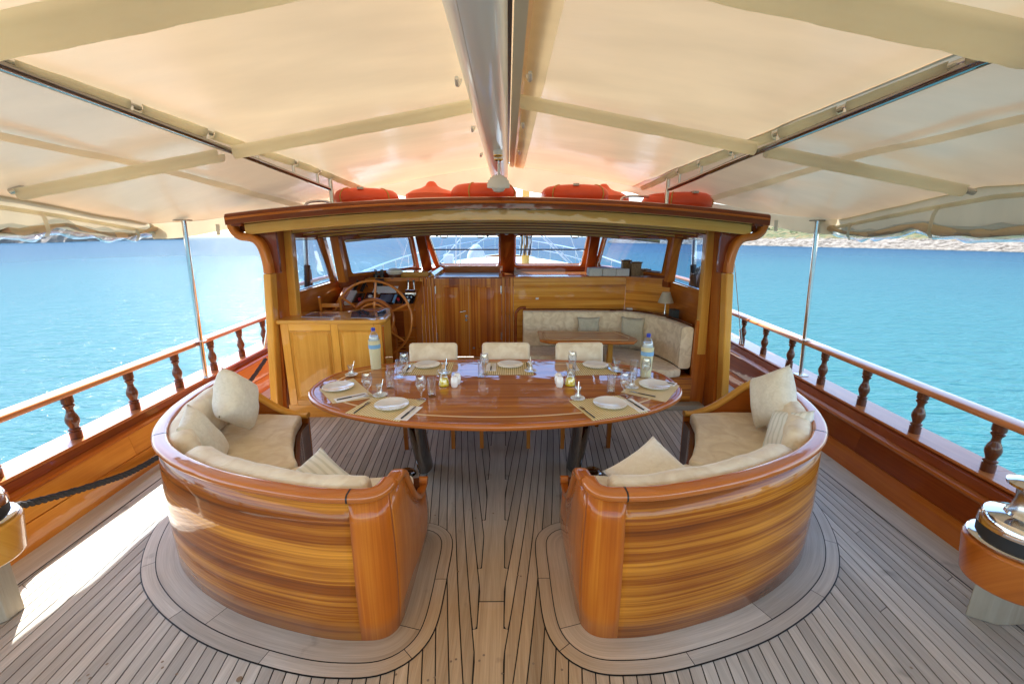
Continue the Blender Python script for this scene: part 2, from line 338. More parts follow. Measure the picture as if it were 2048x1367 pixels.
def sweep(name, path, prof, m, parent=None, closed=False, tilt=False, caps=True, smooth=True, auto=.7, pclosed=True, scale=None, vert=False):
    """prof = (lateral to the right, up) along path"""
    path = [Vector(p) for p in path]; n = len(path); k = len(prof); V = []; U = []; s = 0
    pl = [0]
    for j in range(1, k): pl.append(pl[-1] + math.hypot(prof[j][0] - prof[j - 1][0], prof[j][1] - prof[j - 1][1]))
    for i, p in enumerate(path):
        a = path[(i - 1) % n] if (closed or i > 0) else p; b = path[(i + 1) % n] if (closed or i < n - 1) else p
        t = (b - a).normalized()
        if vert: lat = Vector((1, 0, 0)); up = t.cross(lat) * -1 if False else lat.cross(t)
        else:
            lat = Vector((t.y, -t.x, 0))
            if lat.length < 1e-6: lat = Vector((1, 0, 0))
            lat.normalize(); up = lat.cross(t) if tilt else Vector((0, 0, 1))
        if i: s += (p - path[i - 1]).length
        sc = scale(i / (n - 1)) if scale else 1.0
        for j, (u, w) in enumerate(prof): V.append(p + lat * u * sc + up * w * sc); U.append((s, pl[j]))
    F = []
    R = n if closed else n - 1; K = k if pclosed else k - 1
    for i in range(R):
        for j in range(K):
            a = i * k + j; b = i * k + (j + 1) % k; c = ((i + 1) % n) * k + (j + 1) % k; d = ((i + 1) % n) * k + j
            F.append((a, d, c, b))
    if caps and not closed and pclosed: F.append(tuple(range(k))); F.append(tuple(range((n - 1) * k + k - 1, (n - 1) * k - 1, -1)))
    o = new(name, V, F, m, parent, uvs=U, smooth=smooth, auto=auto)
    bm = bmesh.new(); bm.from_mesh(o.data); bmesh.ops.recalc_face_normals(bm, faces=bm.faces); bm.to_mesh(o.data); bm.free()
    return o
def circ(r, n=12, sx=1, sy=1, ox=0, oy=0): return [(ox + r * sx * math.cos(2 * PI * i / n), oy + r * sy * math.sin(2 * PI * i / n)) for i in range(n)]
def rrect(w, h, r, n=3, ox=0, oy=0):
    o = []
    for cx, cy, a0 in ((w / 2 - r, h / 2 - r, 0), (-w / 2 + r, h / 2 - r, 90), (-w / 2 + r, -h / 2 + r, 180), (w / 2 - r, -h / 2 + r, 270)):
        for i in range(n + 1):
            a = math.radians(a0 + 90 * i / n); o.append((ox + cx + r * math.cos(a), oy + cy + r * math.sin(a)))
    return o
def tube(name, pts, r, m, parent=None, n=10, closed=False, caps=True):
    """round tube along any 3-D polyline (parallel transport frame)"""
    P = [Vector(p) for p in pts]; L = len(P); V = []; U = []; s = 0
    t0 = (P[1] - P[0]).normalized(); ref = Vector((0, 0, 1)) if abs(t0.z) < .9 else Vector((1, 0, 0))
    u = t0.cross(ref).normalized()
    for i, p in enumerate(P):
        a = P[(i - 1) % L] if (closed or i > 0) else p; b = P[(i + 1) % L] if (closed or i < L - 1) else p
        t = (b - a).normalized(); u = (u - t * u.dot(t)).normalized(); w = t.cross(u)
        if i: s += (p - P[i - 1]).length
        rr = r(i / (L - 1)) if callable(r) else r
        for j in range(n):
            q = 2 * PI * j / n; V.append(p + u * rr * math.cos(q) + w * rr * math.sin(q)); U.append((s, q * .05))
    F = []
    for i in range(L if closed else L - 1):
        for j in range(n):
            F.append((i * n + j, i * n + (j + 1) % n, ((i + 1) % L) * n + (j + 1) % n, ((i + 1) % L) * n + j))
    if caps and not closed: F.append(tuple(range(n - 1, -1, -1))); F.append(tuple(range((L - 1) * n, L * n)))
    return new(name, V, F, m, parent, uvs=U, smooth=True, auto=.9)
def lathe(name, prof, m, parent=None, at=(0, 0, 0), n=20, caps=True, sq=0):
    V = []; U = []; k = len(prof); s = 0
    for j, (r, z) in enumerate(prof):
        if j: s += math.hypot(r - prof[j - 1][0], z - prof[j - 1][1])
        for i in range(n):
            a = 2 * PI * i / n; V.append((at[0] + r * math.cos(a), at[1] + r * math.sin(a), at[2] + z)); U.append((s, a * .1))
    F = [(j * n + i, j * n + (i + 1) % n, (j + 1) * n + (i + 1) % n, (j + 1) * n + i) for j in range(k - 1) for i in range(n)]
    if caps: F.append(tuple(range(n - 1, -1, -1))); F.append(tuple(range((k - 1) * n, k * n)))
    return new(name, V, F, m, parent, uvs=U, smooth=True, auto=.6)
def copytree(o, parent=None):
    c = o.copy(); C.objects.link(c)
    if parent is not None: c.parent = parent
    for ch in list(o.children): copytree(ch, c)
    return c
def pillow(name, label, m, size, t, loc, rot, cat='cushion', group=None, pinch=.10, nrm=None, roll=0):
    n = 18; V = []; F = []; U = []
    for s in (1, -1):
        for i in range(n + 1):
            for j in range(n + 1):
                u = -1 + 2 * i / n; v = -1 + 2 * j / n
                x = size[0] / 2 * u * (1 - pinch * (1 - v * v) * abs(u) ** 2); y = size[1] / 2 * v * (1 - pinch * (1 - u * u) * abs(v) ** 2)
                z = t / 2 * (max(0, (1 - u ** 4)) * max(0, (1 - v ** 4))) ** .55
                z += .012 * mnoise.noise(Vector((u * 2.2 + loc[0] * 9, v * 2.2, s * 3))) * (1 - max(abs(u), abs(v)) ** 3)
                V.append((x, y, s * z)); U.append((x, y))
    N1 = (n + 1) ** 2
    for s in (0, 1):
        for i in range(n):
            for j in range(n):
                a = s * N1 + i * (n + 1) + j; q = (a, a + n + 1, a + n + 2, a + 1)
                F.append(q if s == 0 else q[::-1])
    o = new(name, V, F, m, uvs=U, smooth=True); o.location = loc
    if nrm:
        z_ = Vector(nrm).normalized(); y_ = (Vector((0, 0, 1)) - z_ * z_.z).normalized(); x_ = y_.cross(z_)
        a = math.radians(roll); x2 = x_ * math.cos(a) + y_ * math.sin(a); y2 = y_ * math.cos(a) - x_ * math.sin(a)
        rot = Matrix((x2, y2, z_)).transposed().to_euler()
    o.rotation_euler = rot
    bm = bmesh.new(); bm.from_mesh(o.data); bmesh.ops.remove_doubles(bm, verts=bm.verts, dist=1e-5); bm.to_mesh(o.data); bm.free()
    return tag(o, label, cat, group)

# ---------------------------------------------------------------- sea, shores
def water():
    m, n, l, p = mat("sea water"); geo = N(n, "ShaderNodeNewGeometry")
    sx = N(n, "ShaderNodeSeparateXYZ"); l.new(geo.outputs["Position"], sx.inputs[0])
    no = N(n, "ShaderNodeTexNoise"); no.inputs["Scale"].default_value = .03; no.inputs["Detail"].default_value = 4; l.new(geo.outputs["Position"], no.inputs["Vector"])
    ln = N(n, "ShaderNodeVectorMath", operation='LENGTH'); l.new(geo.outputs["Position"], ln.inputs[0])
    d = N(n, "ShaderNodeMapRange"); d.inputs["From Min"].default_value = 5; d.inputs["From Max"].default_value = 170; l.new(ln.outputs["Value"], d.inputs["Value"])
    pw = N(n, "ShaderNodeMath", operation='POWER'); pw.inputs[1].default_value = .55; l.new(d.outputs[0], pw.inputs[0])
    ad = N(n, "ShaderNodeMath", operation='MULTIPLY_ADD'); ad.inputs[1].default_value = .25; l.new(no.outputs[0], ad.inputs[0]); l.new(pw.outputs[0], ad.inputs[2])
    r = N(n, "ShaderNodeValToRGB"); e = r.color_ramp.elements; e[0].position = .12; e[0].color = (.014, .098, .106, 1); e[1].position = 1.0; e[1].color = (.008, .042, .080, 1)
    q = e.new(.5); q.color = (.016, .084, .105, 1)
    l.new(ad.outputs[0], r.inputs[0]); l.new(r.outputs[0], p.inputs["Base Color"])
    p.inputs["Roughness"].default_value = .18; p.inputs["IOR"].default_value = 1.33; p.inputs["Specular IOR Level"].default_value = .07
    def wv(sc, det, ang, st):
        mp = N(n, "ShaderNodeMapping"); mp.inputs["Rotation"].default_value = (0, 0, ang); mp.inputs["Scale"].default_value = (sc, sc * st, sc)
        l.new(geo.outputs["Position"], mp.inputs[0]); k = N(n, "ShaderNodeTexNoise"); k.inputs["Scale"].default_value = 1; k.inputs["Detail"].default_value = det; k.inputs["Distortion"].default_value = .3
        l.new(mp.outputs[0], k.inputs["Vector"]); return k
    a = wv(.75, 6, .30, 3.2); b = wv(3.2, 5, .12, 2.2)
    s = N(n, "ShaderNodeMath", operation='MULTIPLY_ADD'); s.inputs[1].default_value = .35; l.new(b.outputs[0], s.inputs[0]); l.new(a.outputs[0], s.inputs[2])
    bp = N(n, "ShaderNodeBump"); bp.inputs["Strength"].default_value = .9; bp.inputs["Distance"].default_value = .17
    l.new(s.outputs[0], bp.inputs["Height"])
    # rough sea: wave slopes keep the mirror share well below that of a flat sheet at grazing angles
    n.remove(p); df = N(n, "ShaderNodeBsdfDiffuse"); l.new(r.outputs[0], df.inputs[0]); l.new(bp.outputs[0], df.inputs["Normal"])
    gl = N(n, "ShaderNodeBsdfGlossy"); gl.inputs["Roughness"].default_value = .10; l.new(bp.outputs[0], gl.inputs["Normal"])
    fr = N(n, "ShaderNodeFresnel"); fr.inputs[0].default_value = 1.33; l.new(bp.outputs[0], fr.inputs["Normal"])
    mn = N(n, "ShaderNodeMath", operation='MINIMUM'); mn.inputs[1].default_value = .16; l.new(fr.outputs[0], mn.inputs[0])
    mx = N(n, "ShaderNodeMixShader"); l.new(mn.outputs[0], mx.inputs[0]); l.new(df.outputs[0], mx.inputs[1]); l.new(gl.outputs[0], mx.inputs[2])
    l.new(mx.outputs[0], n["Material Output"].inputs[0])
    return m
M['water'] = water()
o = new("sea", [(-9000, -9000, -1.6), (9000, -9000, -1.6), (9000, 9000, -1.6), (-9000, 9000, -1.6)], [(0, 1, 2, 3)], 'water')
tag(o, "turquoise sea with small ripples all round the boat", "sea", kind='structure')

def rockmat(name, veg):
    m, n, l, p = mat(name); geo = N(n, "ShaderNodeNewGeometry"); sx = N(n, "ShaderNodeSeparateXYZ"); l.new(geo.outputs["Position"], sx.inputs[0])
    mp = N(n, "ShaderNodeMapping"); mp.inputs["Rotation"].default_value = (.2, .7, 0); mp.inputs["Scale"].default_value = (.25, .5, 1.6); l.new(geo.outputs["Position"], mp.inputs[0])
    no = N(n, "ShaderNodeTexNoise"); no.inputs["Scale"].default_value = 1.2; no.inputs["Detail"].default_value = 9; no.inputs["Roughness"].default_value = .7; l.new(mp.outputs[0], no.inputs["Vector"])
    r = N(n, "ShaderNodeValToRGB"); e = r.color_ramp.elements; e[0].position = .36; e[0].color = (.035, .026, .018, 1); e[1].position = .56; e[1].color = (.19, .17, .145, 1)
    l.new(no.outputs[0], r.inputs[0])
    n2 = N(n, "ShaderNodeTexNoise"); n2.inputs["Scale"].default_value = .5; n2.inputs["Detail"].default_value = 8; l.new(geo.outputs["Position"], n2.inputs["Vector"])
    r2 = N(n, "ShaderNodeValToRGB"); e = r2.color_ramp.elements; e[0].position = .38; e[0].color = (.04, .055, .016, 1); e[1].position = .62; e[1].color = (.13, .09, .04, 1)
    q = e.new(.5); q.color = (.085, .09, .03, 1); l.new(n2.outputs[0], r2.inputs[0])
    ad = N(n, "ShaderNodeMath", operation='MULTIPLY_ADD'); ad.inputs[1].default_value = 2.5; l.new(n2.outputs[0], ad.inputs[0]); l.new(sx.outputs[2], ad.inputs[2])
    mr = N(n, "ShaderNodeMapRange"); mr.inputs["From Min"].default_value = veg; mr.inputs["From Max"].default_value = veg + .7; l.new(ad.outputs[0], mr.inputs["Value"])
    cm = N(n, "ShaderNodeMix", data_type='RGBA'); l.new(mr.outputs[0], cm.inputs[0]); l.new(r.outputs[0], cm.inputs[6]); l.new(r2.outputs[0], cm.inputs[7]); l.new(cm.outputs[2], p.inputs["Base Color"])
    p.inputs["Roughness"].default_value = .95
    b = N(n, "ShaderNodeBump"); b.inputs["Distance"].default_value = .6; b.inputs["Strength"].default_value = 1; l.new(no.outputs[0], b.inputs["Height"]); l.new(b.outputs[0], p.inputs["Normal"])
    return m
M['shore'] = rockmat("limestone shore", 2.3)
M['cliff'] = rockmat("distant limestone cliff", 60)
M['scrub'] = plain("scrub leaves", (.07, .10, .03), .9, var=.5, vs=.8)
def shore(name, line, prof, m, label, cat, seed, amp, nb=90, na=26):
    """strip of land: line = shoreline points with the landward direction, prof = height over distance inland"""
    P = catmull([(x, y, 0) for x, y, _, _ in line], 12); D = catmull([(dx, dy, 0) for _, _, dx, dy in line], 12)
    V = []; F = []
    for i in range(len(P)):
        a = P[i]; d = D[i].normalized()
        for j in range(na):
            t = (j / (na - 1)) ** 1.5; dist = t * prof[0]
            h = prof[1] * (1 - math.exp(-dist / prof[2])) + prof[3] * dist
            q = a + d * dist
            nn = mnoise.noise(Vector((q.x * .5 + seed, q.y * .5, 0))) + .6 * mnoise.noise(Vector((q.x * 1.3, q.y * 1.3 + seed, 0))) + 1.2 * mnoise.noise(Vector((q.x * .12, q.y * .12 + seed, 3)))
            rg = abs(mnoise.noise(Vector(((q.x + q.y) * .35 + seed, (q.x - q.y) * .9, 1)))) 
            h += amp * (nn + rg * 1.5) * min(1, dist / 1.5 + .25)
            q2 = q + Vector((nn * amp * .8, rg * amp, 0))
            V.append((q2.x, q2.y, -1.9 + h if j else -2.3))
    for i in range(len(P) - 1):
        for j in range(na - 1): F.append((i * na + j, (i + 1) * na + j, (i + 1) * na + j + 1, i * na + j + 1))
    o = new(name, V, F, m, smooth=False)
    bm = bmesh.new(); bm.from_mesh(o.data); bmesh.ops.recalc_face_normals(bm, faces=bm.faces)
    if sum(f.normal.z for f in bm.faces) < 0: bmesh.ops.reverse_faces(bm, faces=bm.faces)
    bm.to_mesh(o.data); bm.free()
    return tag(o, label, cat, kind='structure'), V, na
rs, RV, RNA = shore("rocky_shore", [(60, 262, 1, .6), (86, 215, 1, .5), (99, 184, 1, .35), (107, 158, 1, .3), (113, 138, 1, .2), (117, 118, 1, .1), (120, 98, 1, 0), (124, 75, 1, -.1), (130, 45, 1, -.2)],
      (60, 3.3, 4.0, .11), 'shore', "pale limestone shore with dry scrub above the water on the right", "shore", 4.0, .62, na=34)
shore("distant_headland", [(-700, 90, -1, .4), (-400, 170, -1, 1), (-282, 246, -.9, 1), (-330, 340, -.8, 1), (-400, 470, -.6, 1), (-470, 640, -.3, 1)],
      (240, 8, 14, .08), 'cliff', "low grey rocky headland far off across the water on the left", "headland", 9.0, 2.4, na=26)
# scrub bushes: thousands of leaf clumps on the right-hand slope
V = []; F = []
rb = random.Random(3)
for _ in range(650):
    i = rb.randrange(6, len(RV) // RNA - 2); j = int(RNA * (.35 + .6 * rb.random() ** .8)); j = min(j, RNA - 1)
    b = Vector(RV[i * RNA + j]); rad = .35 + rb.random() * 1.0
    if b.z < 1.0: continue
    for q in range(26):
        a = rb.random() * 6.28; h = rb.random(); rr = rad * math.sqrt(rb.random()) * (1 - .5 * h)
        c = b + Vector((math.cos(a) * rr, math.sin(a) * rr, h * rad * .8)); s = .10 + rb.random() * .16
        d1 = Vector((rb.uniform(-1, 1), rb.uniform(-1, 1), rb.uniform(-1, 1))).normalized() * s; d2 = d1.orthogonal().normalized() * s
        k = len(V); V += [c - d1, c + d2, c + d1, c - d2]; F.append((k, k + 1, k + 2, k + 3))
tag(new("scrub", V, F, 'scrub'), "low green scrub bushes growing above the pale rocks on the right", "scrub", kind='stuff')

# ---------------------------------------------------------------- teak deck
XE = 2.95
def gy(y):
    y = max(-1.6, min(y, 6.0)); return .165 * (y - 1.45) - .013 * (y - 1.45) ** 2
def mxf(x0): return 1 - .55 * min(1, abs(x0) / 2.8)
deck = thing("deck", "weathered teak deck with black seams, swept planks and nibbed king plank", "deck", kind='structure')
new("caulking", [(-3.0, -4.4, -.004), (3.0, -4.4, -.004), (3.3, 9, -.004), (-3.3, 9, -.004)], [(0, 1, 2, 3)], 'caulk', deck)
def edge(y):
    y = max(y, -.5)
    return 2.79 + .055 * (y - 2.1) - .004 * (y - 2.1) ** 2
PW = .0610; CK = .068; TIP = .024; GAP = .0031
def xk(k, y): x0 = CK + k * PW - .02; return x0 + mxf(x0) * gy(y)
YS = [-4.2 + i * .2 for i in range(62)]
def endy(k):        # aft end of plank k at the king plank
    y = 6.0
    while y > -1.6:
        if xk(k + 1, y) - CK < TIP: return y
        y -= .01
    return -1.6
nk = 0
KB = []
ends = {}
for k in range(-16, 48):
    ends[k] = endy(k)
for sgn in (-1, 1):
    kk = 0
    for k in range(-16, 47):
        ye = ends[k] if ends[k] > -1.55 else -4.2
        ys = [ye] + [y for y in YS if y > ye + .02]
        if len(ys) < 3: continue
        inn = []; out = []
        stop = None
        for y in ys:
            xi = max(xk(k, y), CK); xo = xk(k + 1, y)
            lim = edge(y) - .115
            if xi > lim - .004:
                if inn: break
                continue
            xo = min(xo, lim)
            inn.append((xi + GAP, y)); out.append((xo - GAP, y))
        if len(inn) < 3: continue
        # rounded nib
        if ye > -1.5 and inn[0][1] == ye:
            (xi, y0), (xo, _) = inn[0], out[0]
            inn[0] = (xi, y0 + .018); out[0] = (xo, y0 + .010)
            inn.insert(0, (xi + .005, y0 + .006)); inn.insert(0, (xi + .011, y0 + .001))
            out.insert(0, (xo - .003, y0 + .001))
        # scarf joints split some planks
        poly_in, poly_out = inn, out
        parts_ = [(poly_in, poly_out)]
        if k > 14 and (k * 7 + (3 if sgn > 0 else 0)) % 5 in (0, 2) and len(inn) > 40:
            c = 24 + (k * 5) % 11
            parts_ = [(inn[:c + 1], out[:c + 1]), (inn[c:], out[c:])]
            a = parts_[0]; b = parts_[1]
            parts_[0] = (a[0][:-1] + [(a[0][-1][0], a[0][-1][1] - .002)], a[1][:-1] + [(a[1][-1][0], a[1][-1][1] + .025)])
            parts_[1] = ([(b[0][0][0], b[0][0][1] + .002)] + b[0][1:], [(b[1][0][0], b[1][0][1] + .029)] + b[1][1:])
        for pi_, po_ in parts_:
            V = []; U = []
            for zz in (-.02, 0):
                for (x, y) in pi_ : V.append((sgn * x, y, zz)); U.append((y, abs(x) + zz))
                for (x, y) in po_[::-1]: V.append((sgn * x, y, zz)); U.append((y, abs(x) + zz))
            n = len(V) // 2
            ni = len(pi_); no_ = len(po_)
            # ladder faces keep the long strip well shaped
            F = []
            m_ = min(ni, no_)
            ii = list(range(ni)); oo = [n - 1 - q for q in range(no_)]
            da, db = ni - m_, no_ - m_
            ti = ii[da:]; to = oo[db:]
            for q in range(m_ - 1): F.append((n + ti[q], n + to[q], n + to[q + 1], n + ti[q + 1]))
            head = [n + z for z in ii[:da + 1]][::-1] + [n + z for z in oo[:db + 1]]
            if len(head) > 2: F.append(tuple(head))
            for q in range(n): F.append((q, (q + 1) % n, n + (q + 1) % n, n + q))
            o = new("plank", V, F, 'teak', deck, uvs=U)
            bm = bmesh.new(); bm.from_mesh(o.data)
            for f in bm.faces:
                if all(abs(v.co.z) < 1e-4 for v in f.verts) and f.normal.z < 0: f.normal_flip()
            bm.to_mesh(o.data); bm.free()
            nk += 1
# king plank, stepped round the nibs, in three lengths
ev = sorted([(ends[k], k) for k in ends if -1.55 < ends[k] < 6.0])
def kb(y):
    # innermost plank present at y is the one with the largest k whose end is below y
    c = [k for k in ends if ends[k] <= y]
    k = min(c) if c else 46
    return max(xk(k, y), CK)
yy = []
y = -4.2
while y < 6.2:
    yy.append(y); y += .05
for e_, k in ev: yy += [e_ - .004, e_ + .002]
yy = sorted(yy)
cuts = [-4.2, -1.5, .35, 1.885, 3.9, 6.2]
for a, b in zip(cuts, cuts[1:]):
    q = [a + .003] + [y for y in yy if a + .01 < y < b - .01] + [b - .003]
    w = [kb(y) - GAP for y in q]; n = len(q)
    V = [(-w[i], q[i], -.001) for i in range(n)] + [(w[i], q[i], -.001) for i in range(n)]
    new("king_plank", V, [(i, n + i, n + i + 1, i + 1) for i in range(n - 1)], 'teak', deck, g='y')
for s in (-1, 1):        # covering board along the bulwark
    ys = YS
    pi_ = [(s * (edge(y) - .11), y) for y in ys]; po_ = [(s * (edge(y) + .10), y) for y in ys]
    n = len(ys)
    V = [(x, y, .001) for x, y in pi_] + [(x, y, .001) for x, y in po_]
    F = [(i, n + i, n + i + 1, i + 1) if s > 0 else (i, i + 1, n + i + 1, n + i) for i in range(n - 1)]
    new("covering_board", V, F, 'teak', deck, g='y')

# settee plan (right-hand one; the left mirrors it)
BASE = [(.44, 2.44), (.44, 2.20), (.44, 1.95), (.445, 1.80), (.465, 1.715), (.52, 1.668), (.62, 1.658), (.80, 1.672), (1.06, 1.735), (1.30, 1.815), (1.52, 1.92), (1.70, 2.03), (1.86, 2.16), (1.99, 2.32), (2.09, 2.50), (2.165, 2.70), (2.215, 2.92), (2.24, 3.12), (2.245, 3.26)]
def offset(P, d):
    """offset to the outer side (right of travel, i.e. away from the seat)"""
    out = []; n = len(P)
    for i, p in enumerate(P):
        a = P[max(0, i - 1)]; b = P[min(n - 1, i + 1)]
        t = (Vector(b) - Vector(a)).normalized(); lat = Vector((-t.y, t.x, 0)) * -1
        out.append(Vector(p) + lat * d)
    return out
BP = catmull([(x, y, 0) for x, y in BASE], 5)
def side_of(P): return P
# travel goes aft along x=.44, then outboard, then forward: outer side is to the RIGHT of travel
def ribbon(name, P, d0, d1, z, parent, sgn, m='teak', i0=0, i1=None, cut=0):
    i1 = len(P) - 1 if i1 is None else i1
    A = offset(P, d0)[i0:i1 + 1]; B = offset(P, d1)[i0:i1 + 1]
    if cut: A[0] = A[0] + (A[1] - A[0]).normalized() * .0035; B[0] = B[0] + (B[1] - B[0]).normalized() * .0035
    if True: pass
    A = A; B = B; n = len(A); V = []; U = []; s = 0
    for i in range(n):
        if i: s += (A[i] - A[i - 1]).length
        V += [(sgn * A[i].x, A[i].y, z), (sgn * B[i].x, B[i].y, z)]; U += [(s, d0), (s, d1)]
    F = [(2 * i, 2 * i + 2, 2 * i + 3, 2 * i + 1) for i in range(n - 1)]
    if sgn < 0: F = [f[::-1] for f in F]
    o = new(name, V, F, m, parent, uvs=U)
    bm = bmesh.new(); bm.from_mesh(o.data)
    for f in bm.faces:
        if f.normal.z < 0: f.normal_flip()
    bm.to_mesh(o.data); bm.free()
    return o
# margin path: starts in front of the inner end, rounds it, follows the back
MP = catmull([(.62, 2.36, 0), (.52, 2.36, 0), (.455, 2.34, 0), (.44, 2.27, 0), (.44, 2.1, 0), (.44, 1.95, 0), (.445, 1.80, 0), (.465, 1.715, 0), (.52, 1.668, 0), (.62, 1.658, 0)] + [(x, y, 0) for x, y in BASE[7:]] + [(2.245, 3.4, 0)], 5)
for s in (-1, 1):
    L = len(MP)
    ribbon("margin_caulk", MP, -.05, .182, .0022, deck, s, 'caulk')
    for a, b in ((0, 33), (33, 62), (62, L - 1)):
        ribbon("margin_board", MP, -.05, .108, .0045, deck, s, i0=a, i1=b, cut=a)
    c = [0, 22, 37, 54, 66, 78, L - 1] if s < 0 else [0, 22, 36, 52, 70, 82, L - 1]
    for a, b in zip(c, c[1:]):
        ribbon("margin_board", MP, .1135, .176, .0045, deck, s, i0=a, i1=b, cut=a)
# teak plugs over the fastenings
for i in range(46):
    x = random.uniform(-2.0, 2.0); y = random.choice((1.50, 1.55, 2.05, 2.6)) + random.uniform(-.06, .06)
    lathe("deck_plug", [(.0001, .0012), (.006, .0012)], 'plug', deck, (x, y, 0), n=8, caps=False)
lathe("deck_plug", [(.0001, .006), (.012, .006), (.012, .0)], 'plug', deck, (-1.1, 1.48, 0), n=10, caps=False)

# ---------------------------------------------------------------- bulwarks and rails
def zc(y): return .45 + .018 * (y - 2.4)
def bulwark(sgn, label, lab2):
    t = thing("bulwark_rail", label, "bulwark", (sgn * 3.0, 3.0, 0), group="bulwark rails along the side decks")
    ys = [-4.4 + .4 * i for i in range(36)]
    xi = (lambda y: 3.02 + .02 * (y - 2.4)) if sgn < 0 else (lambda y: 3.09 + .035 * (y - 2.4))
    ed = lambda y: edge(y) + (.075 if sgn < 0 else .10)
    def strip(name, f, mt, cuts=()):
        cs = [0] + list(cuts) + [len(ys) - 1]
        for a, b in zip(cs, cs[1:]):
            V = []; U = []; k = None; F = []
            for i in range(a, b + 1):
                y = ys[i] + (.002 if i == a and a else 0); pr_ = f(y); k = len(pr_); s = 0
                for j, (x, z) in enumerate(pr_):
                    if j: s += math.hypot(x - pr_[j - 1][0], z - pr_[j - 1][1])
                    V.append((sgn * x, y, z)); U.append((y, s))
            for i in range(b - a):
                for j in range(k): 
                    F.append((i * k + j, (i + 1) * k + j, (i + 1) * k + (j + 1) % k, i * k + (j + 1) % k))
            F.append(tuple(range(k))); F.append(tuple(range((b - a) * k + k - 1, (b - a) * k - 1, -1)))
            o = new(name, V, F, mt, t, uvs=U, smooth=True, auto=.5)
            bm = bmesh.new(); bm.from_mesh(o.data); bmesh.ops.recalc_face_normals(bm, faces=bm.faces); bm.to_mesh(o.data); bm.free()
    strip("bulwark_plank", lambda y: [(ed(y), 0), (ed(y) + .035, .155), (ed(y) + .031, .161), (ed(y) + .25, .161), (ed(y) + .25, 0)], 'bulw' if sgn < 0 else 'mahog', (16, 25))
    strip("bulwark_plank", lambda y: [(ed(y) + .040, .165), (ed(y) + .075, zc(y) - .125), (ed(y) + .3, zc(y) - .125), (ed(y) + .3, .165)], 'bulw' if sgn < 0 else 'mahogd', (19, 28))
    strip("bulwark_moulding", lambda y: [(ed(y) + .052, zc(y) - .120), (ed(y) + .046, zc(y) - .105), (ed(y) + .056, zc(y) - .090), (ed(y) + .09, zc(y) - .085), (ed(y) + .3, zc(y) - .085), (ed(y) + .3, zc(y) - .12)], 'mahog')
    strip("bulwark_cove", lambda y: [(ed(y) + .098, zc(y) - .082), (ed(y) + .118, zc(y) - .028), (ed(y) + .3, zc(y) - .028), (ed(y) + .3, zc(y) - .082)], 'mahogd')
    strip("cap_rail", lambda y: [(xi(y) - .02, zc(y) - .025), (xi(y) - .028, zc(y) - .012), (xi(y) - .02, zc(y)), (xi(y) + .21, zc(y)), (xi(y) + .22, zc(y) - .012), (xi(y) + .21, zc(y) - .025)], 'handrail', (17, 26))
    strip("hull_side", lambda y: [(xi(y) + .17, zc(y) - .03), (xi(y) + .12, -1.7), (xi(y) + .10, -1.7), (xi(y) + .13, zc(y) - .03)], 'white')
    hz = lambda y: zc(y) + .350
    xh = lambda y: xi(y) + (.085 if sgn < 0 else .065)
    cs = [0, 18, 27, len(ys) - 1] if sgn < 0 else [0, 20, 28, len(ys) - 1]
    for a, b in zip(cs, cs[1:]):
        sweep("handrail", [(sgn * xh(y), y, hz(y)) for y in ys[a:b + 1]], rrect(.13, .046, .021, 4), 'handrail', t)
    prof = [(.036, 0), (.036, .055), (.030, .060), (.037, .068), (.037, .076), (.026, .084), (.030, .10), (.040, .128), (.041, .15), (.034, .178), (.024, .20), (.021, .222), (.024, .238), (.034, .250), (.036, .258), (.028, .266), (.036, .276), (.036, .334)]
    b0 = None
    y = 2.39 + .525 * -12
    off = 0.0 if sgn < 0 else .02
    while y < 9.5:
        if b0 is None: b0 = lathe("baluster", prof, 'brown', t, (0, 0, 0), 14)
        c = b0 if b0.get('used') is None else b0.copy()
        if c is not b0: C.objects.link(c)
        b0['used'] = 1
        c.location = Vector((sgn * (xi(y + off) + .065), y + off, zc(y + off))); c.location -= wloc(t) - Vector((0, 0, 0)) ; 
        y += .525
    for o in t.children:
        if o.name.startswith("baluster"):
            # geometry was baked relative to the parent: undo for the lathe prototype
            pass
    return t
def fix_balusters(t):
    off = wloc(t)
    b = [o for o in t.children if o.name.startswith("baluster")]
    me = b[0].data
    for v in me.vertices: v.co += off
    if 'used' in b[0]:
        for o in b:
            if 'used' in o: del o['used']
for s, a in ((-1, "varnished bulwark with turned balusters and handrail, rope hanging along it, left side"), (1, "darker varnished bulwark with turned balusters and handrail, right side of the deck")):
    fix_balusters(bulwark(s, a, ""))

def stanchion(x, x2, y, label):
    t = thing("awning_post", label, "post", (x, y, zc(y)), group="steel posts holding the awning")
    tube("pole", [(x, y, zc(y) + .004), (x2, y, 2.05)], .021, 'steel', t, 14)
    boxes("base_plate", [(x - .055, x + .055, y - .05, y + .05, zc(y) + .001, zc(y) + .007)], 'steelr', t, bev=.002)
    xm = x + (x2 - x) * .22
    box("rail_clamp", xm - .05, xm + .05, y - .03, y + .03, zc(y) + .382, zc(y) + .388, 'steelr', t)
    box("head_plate", x2 - .07, x2 + .07, y - .05, y + .02, 2.048, 2.058, 'darksteel', t)
    return t
stanchion(-3.06, -3.0, 4.25, "polished steel awning post on the left rail")
stanchion(3.19, 3.10, 4.25, "polished steel awning post on the right rail")
